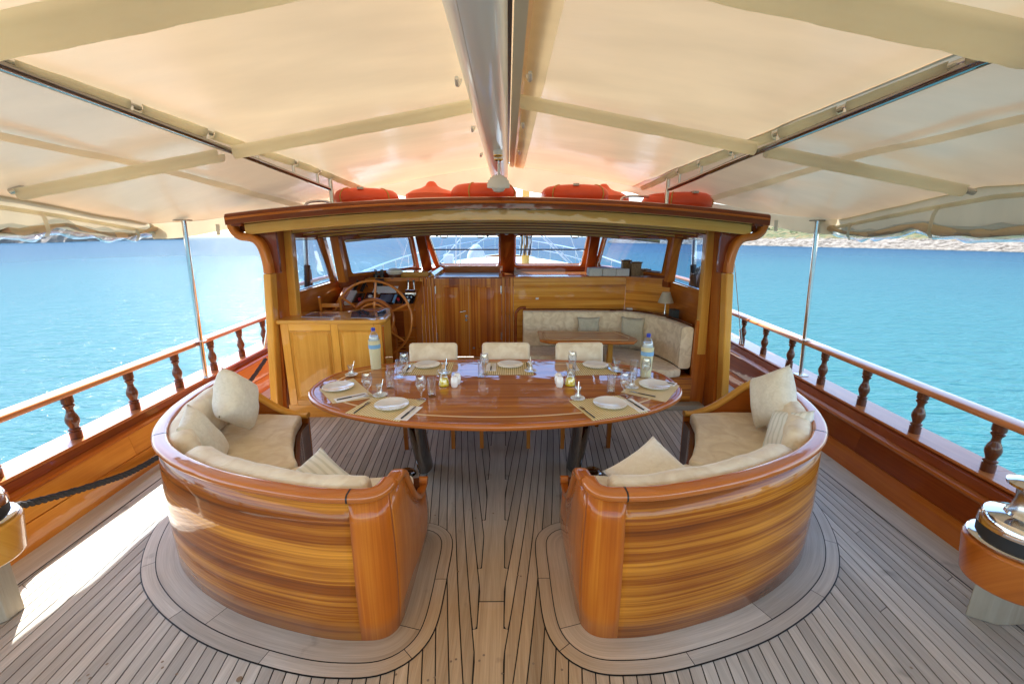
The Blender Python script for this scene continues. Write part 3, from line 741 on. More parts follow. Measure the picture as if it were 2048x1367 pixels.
# rigging wires with turnbuckles outside the right and left rails
def wire(pts, label, r=.005, m='steelr', tb=None, name="shroud", cat="rigging wire"):
    t = thing(name, label, cat, pts[0])
    tube("wire", pts, r, m, t, 6)
    if tb:
        a, b = Vector(pts[0]), Vector(pts[1]); d = (b - a).normalized()
        tube("turnbuckle", [a, a + d * .06, a + d * .07, a + d * .2, a + d * .21], .016, 'steelr', t, 8)
    return t
wire([(3.2, 5.45, .52), (2.86, 5.3, 1.75), (2.6, 5.15, 2.9)], "thin rigging wire with turnbuckle rising beside the right cabin post", tb=1)
wire([(-3.05, 5.35, .52), (-2.9, 5.45, 1.2), (-2.5, 5.6, 2.9)], "thin rigging wire rising behind the left cabin post", tb=1)

# ---------------------------------------------------------------- awning
def zcan(x, y=3.0):
    k = max(0, abs(x) - 1.7) / 1.4 * max(0, y - 2.9) / 1.35
    return zcan0(x) - .165 * min(1.2, k)
def zcan0(x):
    d = abs(x - .1)
    return 2.775 - .156 * d if d < 1.6 else 2.5254 - .207 * (d - 1.6)
def ztub(x): return 2.722 - .179 * abs(x - .1)
def yfe(x):
    a = abs(x)
    if a < 1.7: return 5.75
    if a < 2.4: return 5.75 - (a - 1.7) * 1.0
    return 5.05 - (a - 2.4) * 1.15
aw = thing("awning", "beige canvas awning stretched over steel tubes above the whole deck", "awning", (0, 2.5, 2.45))
def cpanel(name, x0, x1, y0_, m='canvas', nx=26, ny=90, dz=0.0, sag=.035):
    V = []; F = []; y0 = -3.2
    for i in range(nx + 1):
        x = x0 + (x1 - x0) * i / nx
        y1 = yfe(x)
        for j in range(ny + 1):
            y = y0 + (y1 - y0) * j / ny
            u = (x - x0) / (x1 - x0)
            bay = 0
            for a, b in ((-3.2, -1.7), (-1.7, -.2), (-.2, 1.43), (1.43, 2.9), (2.9, 4.4), (4.4, 6.0)):
                if a <= y < b: bay = math.sin(PI * (y - a) / (b - a))
            z = zcan(x, y) + dz + sag * bay * math.sin(PI * min(1, max(0, u))) * .8
            z += .012 * mnoise.noise(Vector((x * 1.1, y * 2.2, 1)))
            wr = max(0, 1 - min(abs(y - 1.38), abs(y - 2.9)) / .35)
            z += .006 * mnoise.noise(Vector((x * 9, y * 1.5, 5))) * wr + .004 * mnoise.noise(Vector(((x + y) * 5, (x - y) * 1.2, 8)))
            V.append((x, y, z))
    for i in range(nx):
        for j in range(ny):
            a = i * (ny + 1) + j; F.append((a, a + ny + 1, a + ny + 2, a + 1))
    return new(name, V, F, m, aw, smooth=True, g='y')
cpanel("canvas_panel", -1.67, .085, -1.2, dz=.003); cpanel("canvas_panel", .17, 1.70, -1.2, dz=.003)
cpanel("canvas_panel", -3.24, -1.655, -1.2, 'canvas_dim'); cpanel("canvas_panel", 1.685, 3.22, -1.2, 'canvas_dim')
cpanel("canvas_panel", .03, .24, -1.2, nx=3, dz=.035, sag=0)     # ridge closing strip above the slot
for x in (-2.28, 2.30): cpanel("seam_band", x - .045, x + .045, -1.2, 'seam', 2, 40, -.008, .0)
cpanel("seam_band", .19, .30, -1.2, 'seam', 2, 40, -.010, .0)
cpanel("zip_strip", .118, .172, -1.2, 'tape', 2, 40, -.012, 0)
box("ridge_slot", .088, .112, -4.2, 5.6, 2.768, 2.776, 'black', aw)
# pole sleeves
def sl_tube(a, b, r=.036, name="pole_sleeve", m='sleeve', wob=.004):
    a = Vector(a); b = Vector(b); n = 40; P = []
    for i in range(n + 1): P.append(a.lerp(b, i / n))
    o = sweep(name, P, [(r * math.cos(math.radians(q)), r * 1.05 * math.sin(math.radians(q))) for q in range(-205, 26, 23)] + [(r * 1.3, r * .8)], m, aw, pclosed=False, caps=False, auto=3)
    for v in o.data.vertices:
        w = v.co; k = mnoise.noise(w * 9.0) * wob + mnoise.noise(w * 25.0) * wob * .5; v.co += v.normal * k
    return o
for y, r in ((1.43, .046), (2.9, .036), (-.2, .04), (-1.7, .04)):
    for x0, x1 in ((-3.02, -1.71), (-1.62, -.13), (.17, 1.66), (1.74, 3.06)):
        sl_tube((x0, y, ztub(x0)), (x1, y, ztub(x1)), r)
    for x0, x1 in ((-3.06, -1.3), (-1.7, -.10), (.15, 1.7), (1.35, 3.12)):
        if abs(x1 - x0) > 1.6: tube("tube_end", [(x1 - .06 if x1 > 2 else x0 + .06, y, ztub(3.0)), (x1 + .02 if x1 > 2 else x0 - .02, y, ztub(3.12))], .02, 'steelr', aw, 10) if abs(x0) > 3 or x1 > 3 else None
def railz(y):
    P = [(-4.3, 2.51), (1.5, 2.487), (2.2, 2.462), (2.7, 2.444), (3.2, 2.425), (4.5, 2.36), (5.6, 2.30)]
    for (a, za), (b, zb) in zip(P, P[1:]):
        if a <= y <= b: return za + (zb - za) * (y - a) / (b - a)
    return P[-1][1]
for sx in (-1.655, 1.69):
    t = thing("awning_rail", "polished rail with pins under the %s side of the awning" % ("left" if sx < 0 else "right"), "rail", (sx, 3, 2.4), group="steel rails under the awning")
    ys = [-4.2 + .2 * i for i in range(44)]
    sweep("rail", [(sx, y, railz(y) - .01) for y in ys], rrect(.05, .03, .012, 3), 'darksteel', t)
    br = [.1, .62, 1.14, 1.66, 2.19, 2.70, 3.21, 3.73, 4.18]
    for y in br:
        tube("pin", [(sx, y, railz(y)), (sx, y, 2.495)], .014, 'steel', t, 10)
    for a, b in zip([-.9] + br, br + [5.3]):
        sg = math.copysign(1, sx)
        if b - a > .2:
            aa, bb = a + .03, b - .03
            n = 14; P = [(sx, aa + (bb - aa) * i / n, 2.492 - (.03 if aa > 4 else 0) * (i / n)) for i in range(n + 1)]
            o = sweep("pole_sleeve", P, [(.032 * math.cos(math.radians(q)), .034 * math.sin(math.radians(q))) for q in range(-205, 26, 23)], 'sleeve', t, pclosed=False, caps=False, auto=3)
            for v in o.data.vertices: v.co += v.normal * (mnoise.noise(v.co * 14) * .005)
    for y in br: tube("inner_tube", [(sx, y - .05, 2.495), (sx, y + .05, 2.495)], .016, 'steelr', t, 8)
    zr = 2.25 - .0235 * sx * sx
    tube("leg", [(sx, 4.47, zr - .01), (sx, 4.47, 2.49)], .021, 'steel', t, 12)
# clips along the ridge
for k, y in enumerate((1.55, 2.55, 3.55, 4.6)):
    for x, s in ((-.16, -1), (.20, 1)):
        o = tube("ridge_hook", [(x, y, zcan(x) - .02), (x + .01 * s, y - .02, zcan(x) - .05), (x + .012 * s, y - .06, zcan(x) - .06), (x + .008 * s, y - .11, zcan(x) - .045)], .011, 'white', aw, 8)
# side skirts: hanging cloth with rolled clear window along the bottom
def skirt(s):
    X = 3.20 if s > 0 else -3.22
    y0, y1 = -3.2, 4.25; nx = 130; V = []; F = []; rows = 7
    def bot(y): return 1.975 - .075 * abs(math.sin((y - 4.25) * PI / .95)) ** .8 + .02 * mnoise.noise(Vector((y * 3, s, 0)))
    for i in range(nx + 1):
        y = y0 + (y1 - y0) * i / nx
        for j in range(rows):
            t_ = j / (rows - 1); z = (zcan(X, y) + .035) * (1 - t_) + bot(y) * t_
            x = X + s * (.03 * t_ + .012 * mnoise.noise(Vector((y * 6, z * 9, s * 5))) * t_)
            V.append((x, y, z))
    for i in range(nx):
        for j in range(rows - 1):
            a = i * rows + j; F.append((a, a + 1, a + rows + 1, a + rows))
    new("side_flap", V, F, 'canvas2', aw, smooth=True)
    # rolled plastic
    P = [(X + s * .04 - s * .01, y0 + (y1 - y0) * i / 90, bot(y0 + (y1 - y0) * i / 90) + .012) for i in range(91)]
    o = tube("rolled_window", P, .05, 'plastic', aw, 12)
    for v in o.data.vertices: v.co += v.normal * (mnoise.noise(v.co * 9) * .045)
    P2 = [(X - s * .01, p[1], p[2] + .01) for p in P]
    o = tube("rolled_cloth", P2, .020, 'canvas2', aw, 10)
    for v in o.data.vertices: v.co += v.normal * (mnoise.noise(v.co * 7) * .03)
    sweep("flap_tape", [(X - s * .015, y0 + .5 * i, zcan(X, y0 + .5 * i) - .07) for i in range(15)] + [(X - s * .015, 4.25, zcan(X, 4.25) - .07)], rrect(.008, .03, .003, 1), 'seam', aw)
    for y in (3.9, 3.15, 2.35, 1.6):
        b = bot(y)
        V = []; F = []
        pts = [(X - s * .022, zcan(X, y) - .07), (X - s * .05, (zcan(X, y) + b) / 2), (X - s * .058, b + .01), (X - s * .03, b - .035), (X + s * .03, b - .03)]
        for x, z in pts: V += [(x, y - .016, z), (x, y + .016, z)]
        F = [(2 * i, 2 * i + 1, 2 * i + 3, 2 * i + 2) for i in range(len(pts) - 1)]
        new("strap", V, F, 'seam', aw, smooth=True)
for s in (-1, 1): skirt(s)
# forward skirt
V = []; F = []; nx = 110; rows = 5
for i in range(nx + 1):
    x = -3.22 + 6.42 * i / nx; y = yfe(x)
    d = .17 + .10 * math.sin(abs(x) * 2.2 + .5) + .03 * mnoise.noise(Vector((x * 4, 0, 2)))
    if abs(x) > 2.4: d = .17 - .06 * min(1, (abs(x) - 2.4) / .5) - .03 * math.sin((abs(x) - 2.4) * 7)
    for j in range(rows):
        t_ = j / (rows - 1); V.append((x, y + .02 * t_ + .03 * mnoise.noise(Vector((x * 5, t_ * 2, 0))) * t_, zcan(x, y) + .028 - (d + .03) * t_))
for i in range(nx):
    for j in range(rows - 1):
        a = i * rows + j; F.append((a, a + 1, a + rows + 1, a + rows))
new("front_flap", V, F, 'canvas2', aw, smooth=True)
for s in (-1, 1):
    for x in (2.55, 2.85):
        X = s * x; y = yfe(X) - .03; z = zcan(X, y)
        new("strap", [(X - .02, y, z - .06), (X + .02, y, z - .06), (X + .02, y - .01, z - .17), (X - .02, y - .01, z - .17)], [(0, 1, 2, 3)], 'tape', aw)

# boom with navigation clips and hanging lamp
bo = thing("boom", "thick glossy white boom running fore and aft under the ridge of the awning", "boom", (-.01, 3, 2.66))
tube("spar", [(-.01, -4.2, 2.635), (-.012, 1.0, 2.638), (-.01, 3.0, 2.64), (-.005, 5.7, 2.645)], .104, 'ivory', bo, 28)
tube("luff_groove", [(-.055, -1.0, 2.542), (-.05, 3.3, 2.546)], .003, 'white', bo, 6)
lamp = thing("hanging_lamp", "white shell shaped lamp hanging on a rod from brass ringed mounts under the boom", "lamp", (.02, 3.6, 2.5))
for y in (3.50, 3.68):
    lathe("mount", [(.035, .0), (.037, .035), (.02, .045)], 'white', lamp, (.02, y, 2.505), 18)
    lathe("brass_ring", [(.035, .003), (.036, -.004), (.024, -.010), (.015, -.004)], 'brass', lamp, (.02, y, 2.503), 18)
tube("rod", [(.02, 3.68, 2.52), (.022, 3.70, 2.45), (.022, 3.72, 2.39)], .007, 'steel', lamp, 8)
tube("grip", [(.022, 3.69, 2.475), (.022, 3.715, 2.40)], .012, 'white', lamp, 8)
# scallop
V = []; F = []; n = 22
for j in range(9):
    t_ = j / 8
    for i in range(n + 1):
        a = -.12 + (PI + .24) * i / n; r = .083 * math.sin(t_ * PI / 2) * (1 + .05 * math.cos(i * PI)) 
        V.append((.018 + r * math.cos(a) * 1.0, 3.70 - .05 * math.cos(t_ * PI / 2), 2.30 + r * math.sin(a) * 1.0 - .02 * (1 - t_)))
for j in range(8):
    for i in range(n): a = j * (n + 1) + i; F.append((a, a + 1, a + n + 2, a + n + 1))
o = new("shell_shade", V, F, 'shell', lamp, smooth=True)
md = o.modifiers.new("s", 'SOLIDIFY'); md.thickness = .012
lathe("bulb_housing", [(.01, -.03), (.04, -.022), (.055, 0), (.058, .02), (.05, .03)], 'white', lamp, (.018, 3.70, 2.285), 18)

# ---------------------------------------------------------------- deckhouse
CF = 4.30          # aft face
dh = thing("deckhouse", "open varnished wooden deckhouse with curved roof and raked windscreen", "deckhouse", (0, CF, 0))
def zroof(x): return 2.262 - .0235 * x * x
def arc(y0, y1, ztop, zbot, x0, x1, m, name, g='x', n=40, zf=zroof, bev=0.0):
    V = []; U = []
    for i in range(n + 1):
        x = x0 + (x1 - x0) * i / n; z = zf(x)
        V += [(x, y0, z + zbot), (x, y0, z + ztop), (x, y1, z + ztop), (x, y1, z + zbot)]; U += [(x, 0), (x, ztop - zbot), (x, ztop - zbot + abs(y1 - y0)), (x, 2 * (ztop - zbot) + abs(y1 - y0))]
    F = []
    for i in range(n):
        for j in range(4): F.append((4 * i + j, 4 * i + (j + 1) % 4, 4 * i + 4 + (j + 1) % 4, 4 * i + 4 + j))
    F += [(0, 1, 2, 3), (4 * n + 3, 4 * n + 2, 4 * n + 1, 4 * n)]
    o = new(name, V, F, m, dh, uvs=U, bev=bev)
    bm = bmesh.new(); bm.from_mesh(o.data); bmesh.ops.recalc_face_normals(bm, faces=bm.faces); bm.to_mesh(o.data); bm.free()
    return o
arc(4.24, 7.2, -.012, -.095, -2.46, 2.48, 'mahogd', "roof")
# moulded dark edge of the roof
P = [(-2.53 + 5.09 * i / 50, 4.22, zroof(-2.53 + 5.09 * i / 50)) for i in range(51)]
sweep("roof_edge", P, [(.10, -.105), (.10, -.03), (.085, -.008), (.05, .002), (-.1, .002), (-.1, -.105)], 'mahogd', dh, auto=.4)
sweep("roof_edge", [(p[0] * .992, p[1] - .006, p[2]) for p in P], [(.115, -.062), (.122, -.052), (.115, -.040), (.09, -.040), (.09, -.062)], 'mahog', dh)
for s in (-1, 1):
    xs = s * 2.505 + .01
    sweep("roof_side", [(xs, 4.22, zroof(2.575)), (xs, 7.1, zroof(2.575))], rrect(.10, .10, .02, 2, 0, -.06), 'mahogd', dh)
arc(4.262, 4.30, -.107, -.205, -2.44, 2.47, 'pale', "fascia", bev=.004)
arc(4.33, 7.1, -.135, -.15, -2.3, 2.32, 'mahogd', "ceiling_panel")
# transverse laths under the ceiling, each a little lower than the one behind
for i, y in enumerate((4.60, 4.92, 5.30, 5.76, 6.30)):
    d_ = -.212 - .056 * (y - 4.3)
    arc(y, y + .05, d_ + .060, d_ + .011, -2.24, 2.30, 'pale', "ceiling_beam", bev=.004)
    arc(y - .006, y + .056, d_ + .010, d_, -2.24, 2.30, 'mahogd', "beam_gap_shade", bev=.003)  # dark strip added to paint the shaded gap under each beam
for x in (-1.72, -.62, .09, .82, 1.9):
    boxes("ceiling_batten", [(x - .07, x + .07, 4.35, 6.9, zroof(x) - .17, zroof(x) - .151)], 'mahogd', dh, g='y')
# corner brackets and posts
for s in (-1, 1):
    o_ = .015 if s < 0 else .045      # the right side stands a little further out
    def X(v): return s * (v + o_)
    P = [(X(2.545), CF, 2.06), (X(2.55), CF, 2.00), (X(2.53), CF, 1.945), (X(2.48), CF, 1.905), (X(2.41), CF, 1.895), (X(2.345), CF, 1.875), (X(2.30), CF, 1.82), (X(2.275), CF, 1.74), (X(2.262), CF, 1.64), (X(2.262), CF, 1.55)]
    Q = catmull(P, 5)
    V = []; U = []; pr_ = rrect(.075, .12, .022, 3); k = len(pr_); d = 0
    for i, p in enumerate(Q):
        a = Q[max(0, i - 1)]; b = Q[min(len(Q) - 1, i + 1)]; t_ = (b - a).normalized(); lat = Vector((t_.z, 0, -t_.x))
        if i: d += (p - Q[i - 1]).length
        for j, (u, w) in enumerate(pr_): V.append(p + lat * u + Vector((0, 1, 0)) * w); U.append((d, j * .02))
    F = [(i * k + j, i * k + (j + 1) % k, (i + 1) * k + (j + 1) % k, (i + 1) * k + j) for i in range(len(Q) - 1) for j in range(k)]
    F += [tuple(range(k)), tuple(range((len(Q) - 1) * k + k - 1, (len(Q) - 1) * k - 1, -1))]
    o = new("corner_bracket", V, F, 'iroko_red', dh, uvs=U, smooth=True, auto=.7)
    bm = bmesh.new(); bm.from_mesh(o.data); bmesh.ops.recalc_face_normals(bm, faces=bm.faces); bm.to_mesh(o.data); bm.free()
    # lower light post, leaning out to the deck
    hexa("corner_post", [(X(2.345), 4.24, 0), (X(2.425), 4.24, 0), (X(2.425), 4.36, 0), (X(2.345), 4.36, 0), (X(2.224), 4.24, 1.548), (X(2.30), 4.24, 1.548), (X(2.30), 4.36, 1.548), (X(2.224), 4.36, 1.548)], 'iroko', dh, 'z', bev=.014)
    # gusset panel between bracket, roof and inner post
    vprism("corner_gusset", [(X(2.52), 2.055), (X(2.50), 1.955), (X(2.40), 1.935), (X(2.30), 1.87), (X(2.24), 1.75), (X(2.22), 1.55), (X(2.17), 1.55), (X(2.17), 2.09)], 4.325, 4.355, 'y', 'mahogd', dh, 'z')
    # wing wall
    hexa("wing_panel", [(X(2.31), 4.36, .0), (X(2.35), 4.36, .0), (X(2.35), 4.64, 0), (X(2.31), 4.64, 0), (X(2.20), 4.36, 2.09), (X(2.24), 4.36, 2.09), (X(2.24), 4.64, 2.09), (X(2.20), 4.64, 2.09)], 'mahog', dh, 'z')
    zp = .62 if s > 0 else 1.06
    hexa("inner_post", [(X(2.17), 4.56, zp), (X(2.26), 4.56, zp), (X(2.26), 4.66, zp), (X(2.17), 4.66, zp), (X(2.13), 4.56, 2.06), (X(2.22), 4.56, 2.06), (X(2.22), 4.66, 2.06), (X(2.13), 4.66, 2.06)], 'iroko', dh, 'z', bev=.01)
    if s > 0: box("side_panel", X(2.13), X(2.29), 4.575, 4.615, .0, 1.0, 'mahog', dh, 'z')
    # lower side wall
    hexa("side_wall", [(X(2.25), 4.64, 0), (X(2.29), 4.64, 0), (X(2.29), 6.05, 0), (X(2.25), 6.05, 0), (X(2.20), 4.64, 1.31), (X(2.24), 4.64, 1.31), (X(2.24), 6.03, 1.33), (X(2.20), 6.03, 1.33)], 'mahog', dh, 'y')
    # side window: frame pieces and pane
    f = X
    hexa("window_head", [(f(2.18), 4.66, 1.885), (f(2.22), 4.66, 1.885), (f(2.22), 5.55, 1.885), (f(2.18), 5.55, 1.885), (f(2.16), 4.66, 2.08), (f(2.20), 4.66, 2.08), (f(2.20), 5.55, 2.08), (f(2.16), 5.55, 2.08)], 'mahog', dh, 'y')
    hexa("window_pillar", [(f(2.16), 5.64, 1.32), (f(2.23), 5.64, 1.32), (f(2.23), 5.74, 1.32), (f(2.16), 5.74, 1.32), (f(2.13), 5.30, 1.95), (f(2.20), 5.30, 1.95), (f(2.20), 5.40, 1.95), (f(2.13), 5.40, 1.95)], 'mahog', dh, 'z', bev=.008)
    wf = new("window_frame", [(f(2.205), 4.70, 1.312), (f(2.205), 5.655, 1.335), (f(2.185), 5.31, 1.88), (f(2.185), 4.70, 1.88), (f(2.205), 4.715, 1.33), (f(2.202), 5.625, 1.352), (f(2.185), 5.295, 1.865), (f(2.185), 4.715, 1.865)],
             [(0, 1, 5, 4), (1, 2, 6, 5), (2, 3, 7, 6), (3, 0, 4, 7)], 'steelr', dh)
    md = wf.modifiers.new("s", 'SOLIDIFY'); md.thickness = .012
    new("pane", [(f(2.215), 4.70, 1.315), (f(2.215), 5.655, 1.335), (f(2.195), 5.31, 1.88), (f(2.195), 4.70, 1.88)], [(0, 1, 2, 3)], 'pane', wf)
    # black spot lamp under the roof
    sp = thing("spot_lamp", "small black spot lamp under the %s corner of the cabin roof" % ("left" if s < 0 else "right"), "spot lamp", (X(2.28), 4.42, 2.04), group="spot lamps under the cabin roof")
    d = Vector((-s * .3 * (1 if s < 0 else .2) * -1, -.35, -.8)).normalized()
    a = Vector((X(2.25), 4.40, 2.045))
    tube("housing", [a, a + d * .05, a + d * .12], .027, 'black', sp, 14)
    tube("lens_ring", [a + d * .12, a + d * .132], .029, 'white', sp, 14)

# windscreen: three facets
def facet(a, b, a2, b2, r=.045, pillars=True, bar=False):
    """glass opening with rounded corners set in a flat wooden surround; corners: bottom-left, bottom-right, top-left, top-right"""
    a, b, a2, b2 = map(Vector, (a, b, a2, b2))
    ex = .5
    def pt(u, v): return (a.lerp(b, u)).lerp(a2.lerp(b2, u), v)
    W_ = (b - a).length; H_ = (a2 - a).length
    ru, rv = r / W_, r / H_
    ring = []
    for cu, cv, a0 in ((1 - ru, 1 - rv, 0), (ru, 1 - rv, 90), (ru, rv, 180), (1 - ru, rv, 270)):
        for i in range(5):
            q = math.radians(a0 + 22.5 * i); ring.append((cu + ru * math.cos(q), cv + rv * math.sin(q)))
    nrm = (b - a).cross(a2 - a).normalized()
    if nrm.y > 0: nrm = -nrm
    # wooden surround as a frame ring to an outer rectangle
    mu, mv = .085 / W_, .05 / H_
    outer = []
    for (u, v) in ring:
        uu = 0.5 + (u - .5) * (1 + 2 * mu) / 1.0; vv = .5 + (v - .5)
        # push to the outer rectangle
        du = (u - .5); dv = (v - .5); k = max(abs(du) / (.5 + mu), abs(dv) / (.5 + mv)); outer.append((.5 + du / k, .5 + dv / k))
    n = len(ring); V = []; U = []
    for lay in (0, -.05):
        for L_ in (ring, outer):
            for u, v in L_: p = pt(u, v) - nrm * lay * -1; V.append(p); U.append((v * H_, u * W_))
    F = []
    for i in range(n):
        j = (i + 1) % n
        F += [(i, j, n + j, n + i), (2 * n + i, 3 * n + i, 3 * n + j, 2 * n + j), (i, 2 * n + i, 2 * n + j, j), (n + i, n + j, 3 * n + j, 3 * n + i)]
    fr = new("window_frame", V, F, 'mahog', dh, uvs=U)
    bm = bmesh.new(); bm.from_mesh(fr.data); bmesh.ops.recalc_face_normals(bm, faces=bm.faces); bm.to_mesh(fr.data); bm.free()
    V = [pt(u, v) - nrm * .02 for u, v in ring]
    new("pane", V, [tuple(range(n))], 'pane', fr)
    P = [pt(u, v) + nrm * .001 for u, v in ring]
    tube("seal", P, .0065, 'steelr', fr, 6, closed=True)
    return fr
facet((-1.965, 5.68, 1.43), (-1.40, 7.06, 1.43), (-1.965, 5.52, 1.868), (-1.395, 6.72, 1.893))
facet((-1.055, 7.3, 1.431), (-.053, 7.3, 1.431), (-1.142, 6.9, 1.923), (-.042, 6.9, 1.923))
facet((.227, 7.3, 1.431), (1.338, 7.3, 1.431), (.218, 6.9, 1.923), (1.354, 6.9, 1.923))
facet((1.575, 7.10, 1.43), (2.14, 5.68, 1.43), (1.566, 6.6, 1.885), (2.094, 5.42, 1.87))
# pillars between the facets, header and sill boards
def bar4(name, p, q, w, d, m, g='z', bev=.008):
    p = Vector(p); q = Vector(q)
    return hexa(name, [p + Vector((-w, -d, 0)), p + Vector((w, -d, 0)), p + Vector((w, d, 0)), p + Vector((-w, d, 0)), q + Vector((-w, -d, 0)), q + Vector((w, -d, 0)), q + Vector((w, d, 0)), q + Vector((-w, d, 0))], m, dh, g, bev=bev)
bar4("mullion", (-1.23, 7.17, 1.33), (-1.27, 6.70, 2.1), .075, .05, 'mahogd')
bar4("mullion", (1.46, 7.17, 1.33), (1.46, 6.70, 2.1), .075, .05, 'mahogd')
bar4("mullion", (.087, 7.24, 1.33), (.088, 6.72, 2.12), .115, .05, 'mahogd')
bar4("mullion", (-2.03, 5.55, 1.33), (-2.03, 5.38, 2.08), .05, .06, 'mahog')
bar4("mullion", (2.20, 5.55, 1.33), (2.16, 5.30, 2.08), .05, .06, 'mahog')
def board(name, a, b, z0, z1, th, m, g='x'):
    a = Vector((*a, 0)); b = Vector((*b, 0)); t_ = (b - a).normalized(); nn = Vector((-t_.y, t_.x, 0)) * th
    o = hexa(name, [(a.x, a.y, z0), (b.x, b.y, z0), (b.x + nn.x, b.y + nn.y, z0), (a.x + nn.x, a.y + nn.y, z0), (a.x, a.y, z1), (b.x, b.y, z1), (b.x + nn.x, b.y + nn.y, z1), (a.x + nn.x, a.y + nn.y, z1)], m, dh, g)
    ul = o.data.uv_layers[0]; off = wloc(dh)
    for lp in o.data.loops:
        w = o.data.vertices[lp.vertex_index].co + off; ul.data[lp.index].uv = ((w - a).dot(t_) if g == 'x' else w.z, w.z if g == 'x' else (w - a).dot(t_))
    return o
board("window_header", (-1.27, 6.83), (1.46, 6.83), 1.955, 2.13, .03, 'mahog')
board("window_header", (-2.05, 5.42), (-1.33, 6.74), 1.905, 2.11, .03, 'mahog')
board("window_header", (1.50, 6.62), (2.19, 5.34), 1.905, 2.11, .03, 'mahog')
board("window_sill", (-1.30, 7.26), (1.48, 7.26), 1.25, 1.40, .05, 'mahogd')
board("window_sill", (-2.10, 5.62), (-1.32, 7.10), 1.25, 1.41, .04, 'mahogd')
board("window_sill", (1.50, 7.14), (2.21, 5.60), 1.25, 1.41, .04, 'mahogd')
for a, b in ((-1.11, -.06), (.235, 1.35)):
    tube("window_bar", [(a, 7.06, 1.70), (b, 7.06, 1.70)], .011, 'black', dh, 8)
for x in (-.90, -.33, .42, 1.15):
    tube("window_catch", [(x - .055, 6.86, 1.945), (x - .055, 6.85, 1.90), (x - .03, 6.85, 1.885), (x + .03, 6.85, 1.885), (x + .055, 6.85, 1.90), (x + .055, 6.86, 1.945)], .007, 'black', dh, 6)
    lathe("window_knob", [(.001, -.018), (.016, -.01), (.016, .01), (.001, .018)], 'black', dh, (x + (.11 if x in (-.33, 1.15) else -.11), 6.85, 1.915), 8)
# ceiling instruments
for i, x in enumerate((-.055, .078, .215)):
    lathe("ceiling_gauge", [(.045, .0), (.05, -.03), (.045, -.045)], 'black', dh, (x, 6.60, 2.03), 18)
    g_ = lathe("gauge_face", [(.0001, -.0), (.040, .002), (.042, .014)], 'white', dh, (x, 6.585, 1.965), 18, caps=False)
    # faces tilted to the helm
    for v in g_.data.vertices:
        c = Vector((x, 6.585, 1.965)) - wloc(dh); w = v.co - c; v.co = c + Vector((w.x, w.z - .02, w.y * .95))
    new("gauge_needle", [(x - .003, 6.562, 1.965), (x + .003, 6.562, 1.965), (x + .004, 6.562, 1.99), (x - .002, 6.562, 1.99)], [(0, 1, 2, 3)], 'black', dh)

# front bulkhead: panelled parts
def raised(name, x0, x1, z0, z1, y, m, parent, g='z', fr=.05, d=.012):
    """flat-and-raised panel: sloping border round a proud field, facing -y"""
    a = .02
    V = [(x0, y, z0), (x1, y, z0), (x1, y, z1), (x0, y, z1), (x0 + a, y + d, z0 + a), (x1 - a, y + d, z0 + a), (x1 - a, y + d, z1 - a), (x0 + a, y + d, z1 - a),
         (x0 + fr, y - .001, z0 + fr), (x1 - fr, y - .001, z0 + fr), (x1 - fr, y - .001, z1 - fr), (x0 + fr, y - .001, z1 - fr)]
    F = []
    for q in (0, 4):
        for i in range(4): F.append((q + i, q + (i + 1) % 4, q + 4 + (i + 1) % 4, q + 4 + i))
    F.append((8, 9, 10, 11))
    return new(name, V, F, m, parent, g)
FY = 6.0
box("bulkhead_panel", .175, 1.76, FY, FY + .03, .0, 1.345, 'bulkhead', dh, 'x')
box("bulkhead_panel", -2.22, -1.14, FY, FY + .03, .0, 1.345, 'doorwood', dh, 'x')
for x0, x1 in ((-1.135, -1.09), (-1.085, -1.04), (-1.035, -.99), (-.985, -.94), (.012, .058), (.062, .112), (.116, .17)):
    box("fluted_stile", x0, x1, FY - .012, FY + .02, .17, 1.345, 'doorwood', dh, 'z', bev=.006)
for k, (x0, x1) in enumerate(((-.935, -.466), (-.462, .008))):
    d = box("door", x0, x1, FY + .004, FY + .03, .20, 1.335, 'doorwood', dh, 'z')
    raised("door_panel", x0 + .10, x1 - .10, .30, 1.24, FY + .001, 'doorwood', d, 'z', .035)
    if k == 0:
        tube("door_handle", [(x1 - .04, FY - .01, .88), (x1 - .04, FY - .035, .88), (x1 - .12, FY - .035, .865)], .008, 'steel', d, 8)
        for z in (.80, .745): 
            tube("lock", [(x1 - .035, FY + .004, z), (x1 - .035, FY - .006, z)], .020, 'steelr', d, 14)
    for z in (1.12, .45):
        box("hinge", (x0 + .004) if k == 0 else (x1 - .016), (x0 + .016) if k == 0 else (x1 - .004), FY - .003, FY + .004, z, z + .11, 'steelr', d)
    tube("lock", [(x0 + .06, FY + .004, .33), (x0 + .06, FY - .004, .33)], .016, 'steelr', d, 12)
box("door_sill", -1.14, .175, FY - .06, FY + .03, .13, .185, 'iroko', dh, 'x', bev=.008)
box("step_riser", -1.3, .30, FY - .05, FY + .02, 0, .128, 'mahog', dh, 'x')
board("bulkhead_panel", (1.762, 6.0), (2.27, 5.62), 0, 1.345, .03, 'bulkhead')
board("shelf_lip", (1.752, 5.988), (2.26, 5.605), 1.347, 1.362, .04, 'iroko_red')
prism("dash_shelf", [(1.77, 6.03), (2.25, 5.67), (2.25, 6.03)], 1.316, 1.331, 'mahog', dh, 'x')
box("sun_leak_strip", -2.19, 2.24, FY + .031, FY + .07, 1.22, 1.314, 'mahogd', dh)  # unseen strip added to stop sun leaking through behind the shelf lip
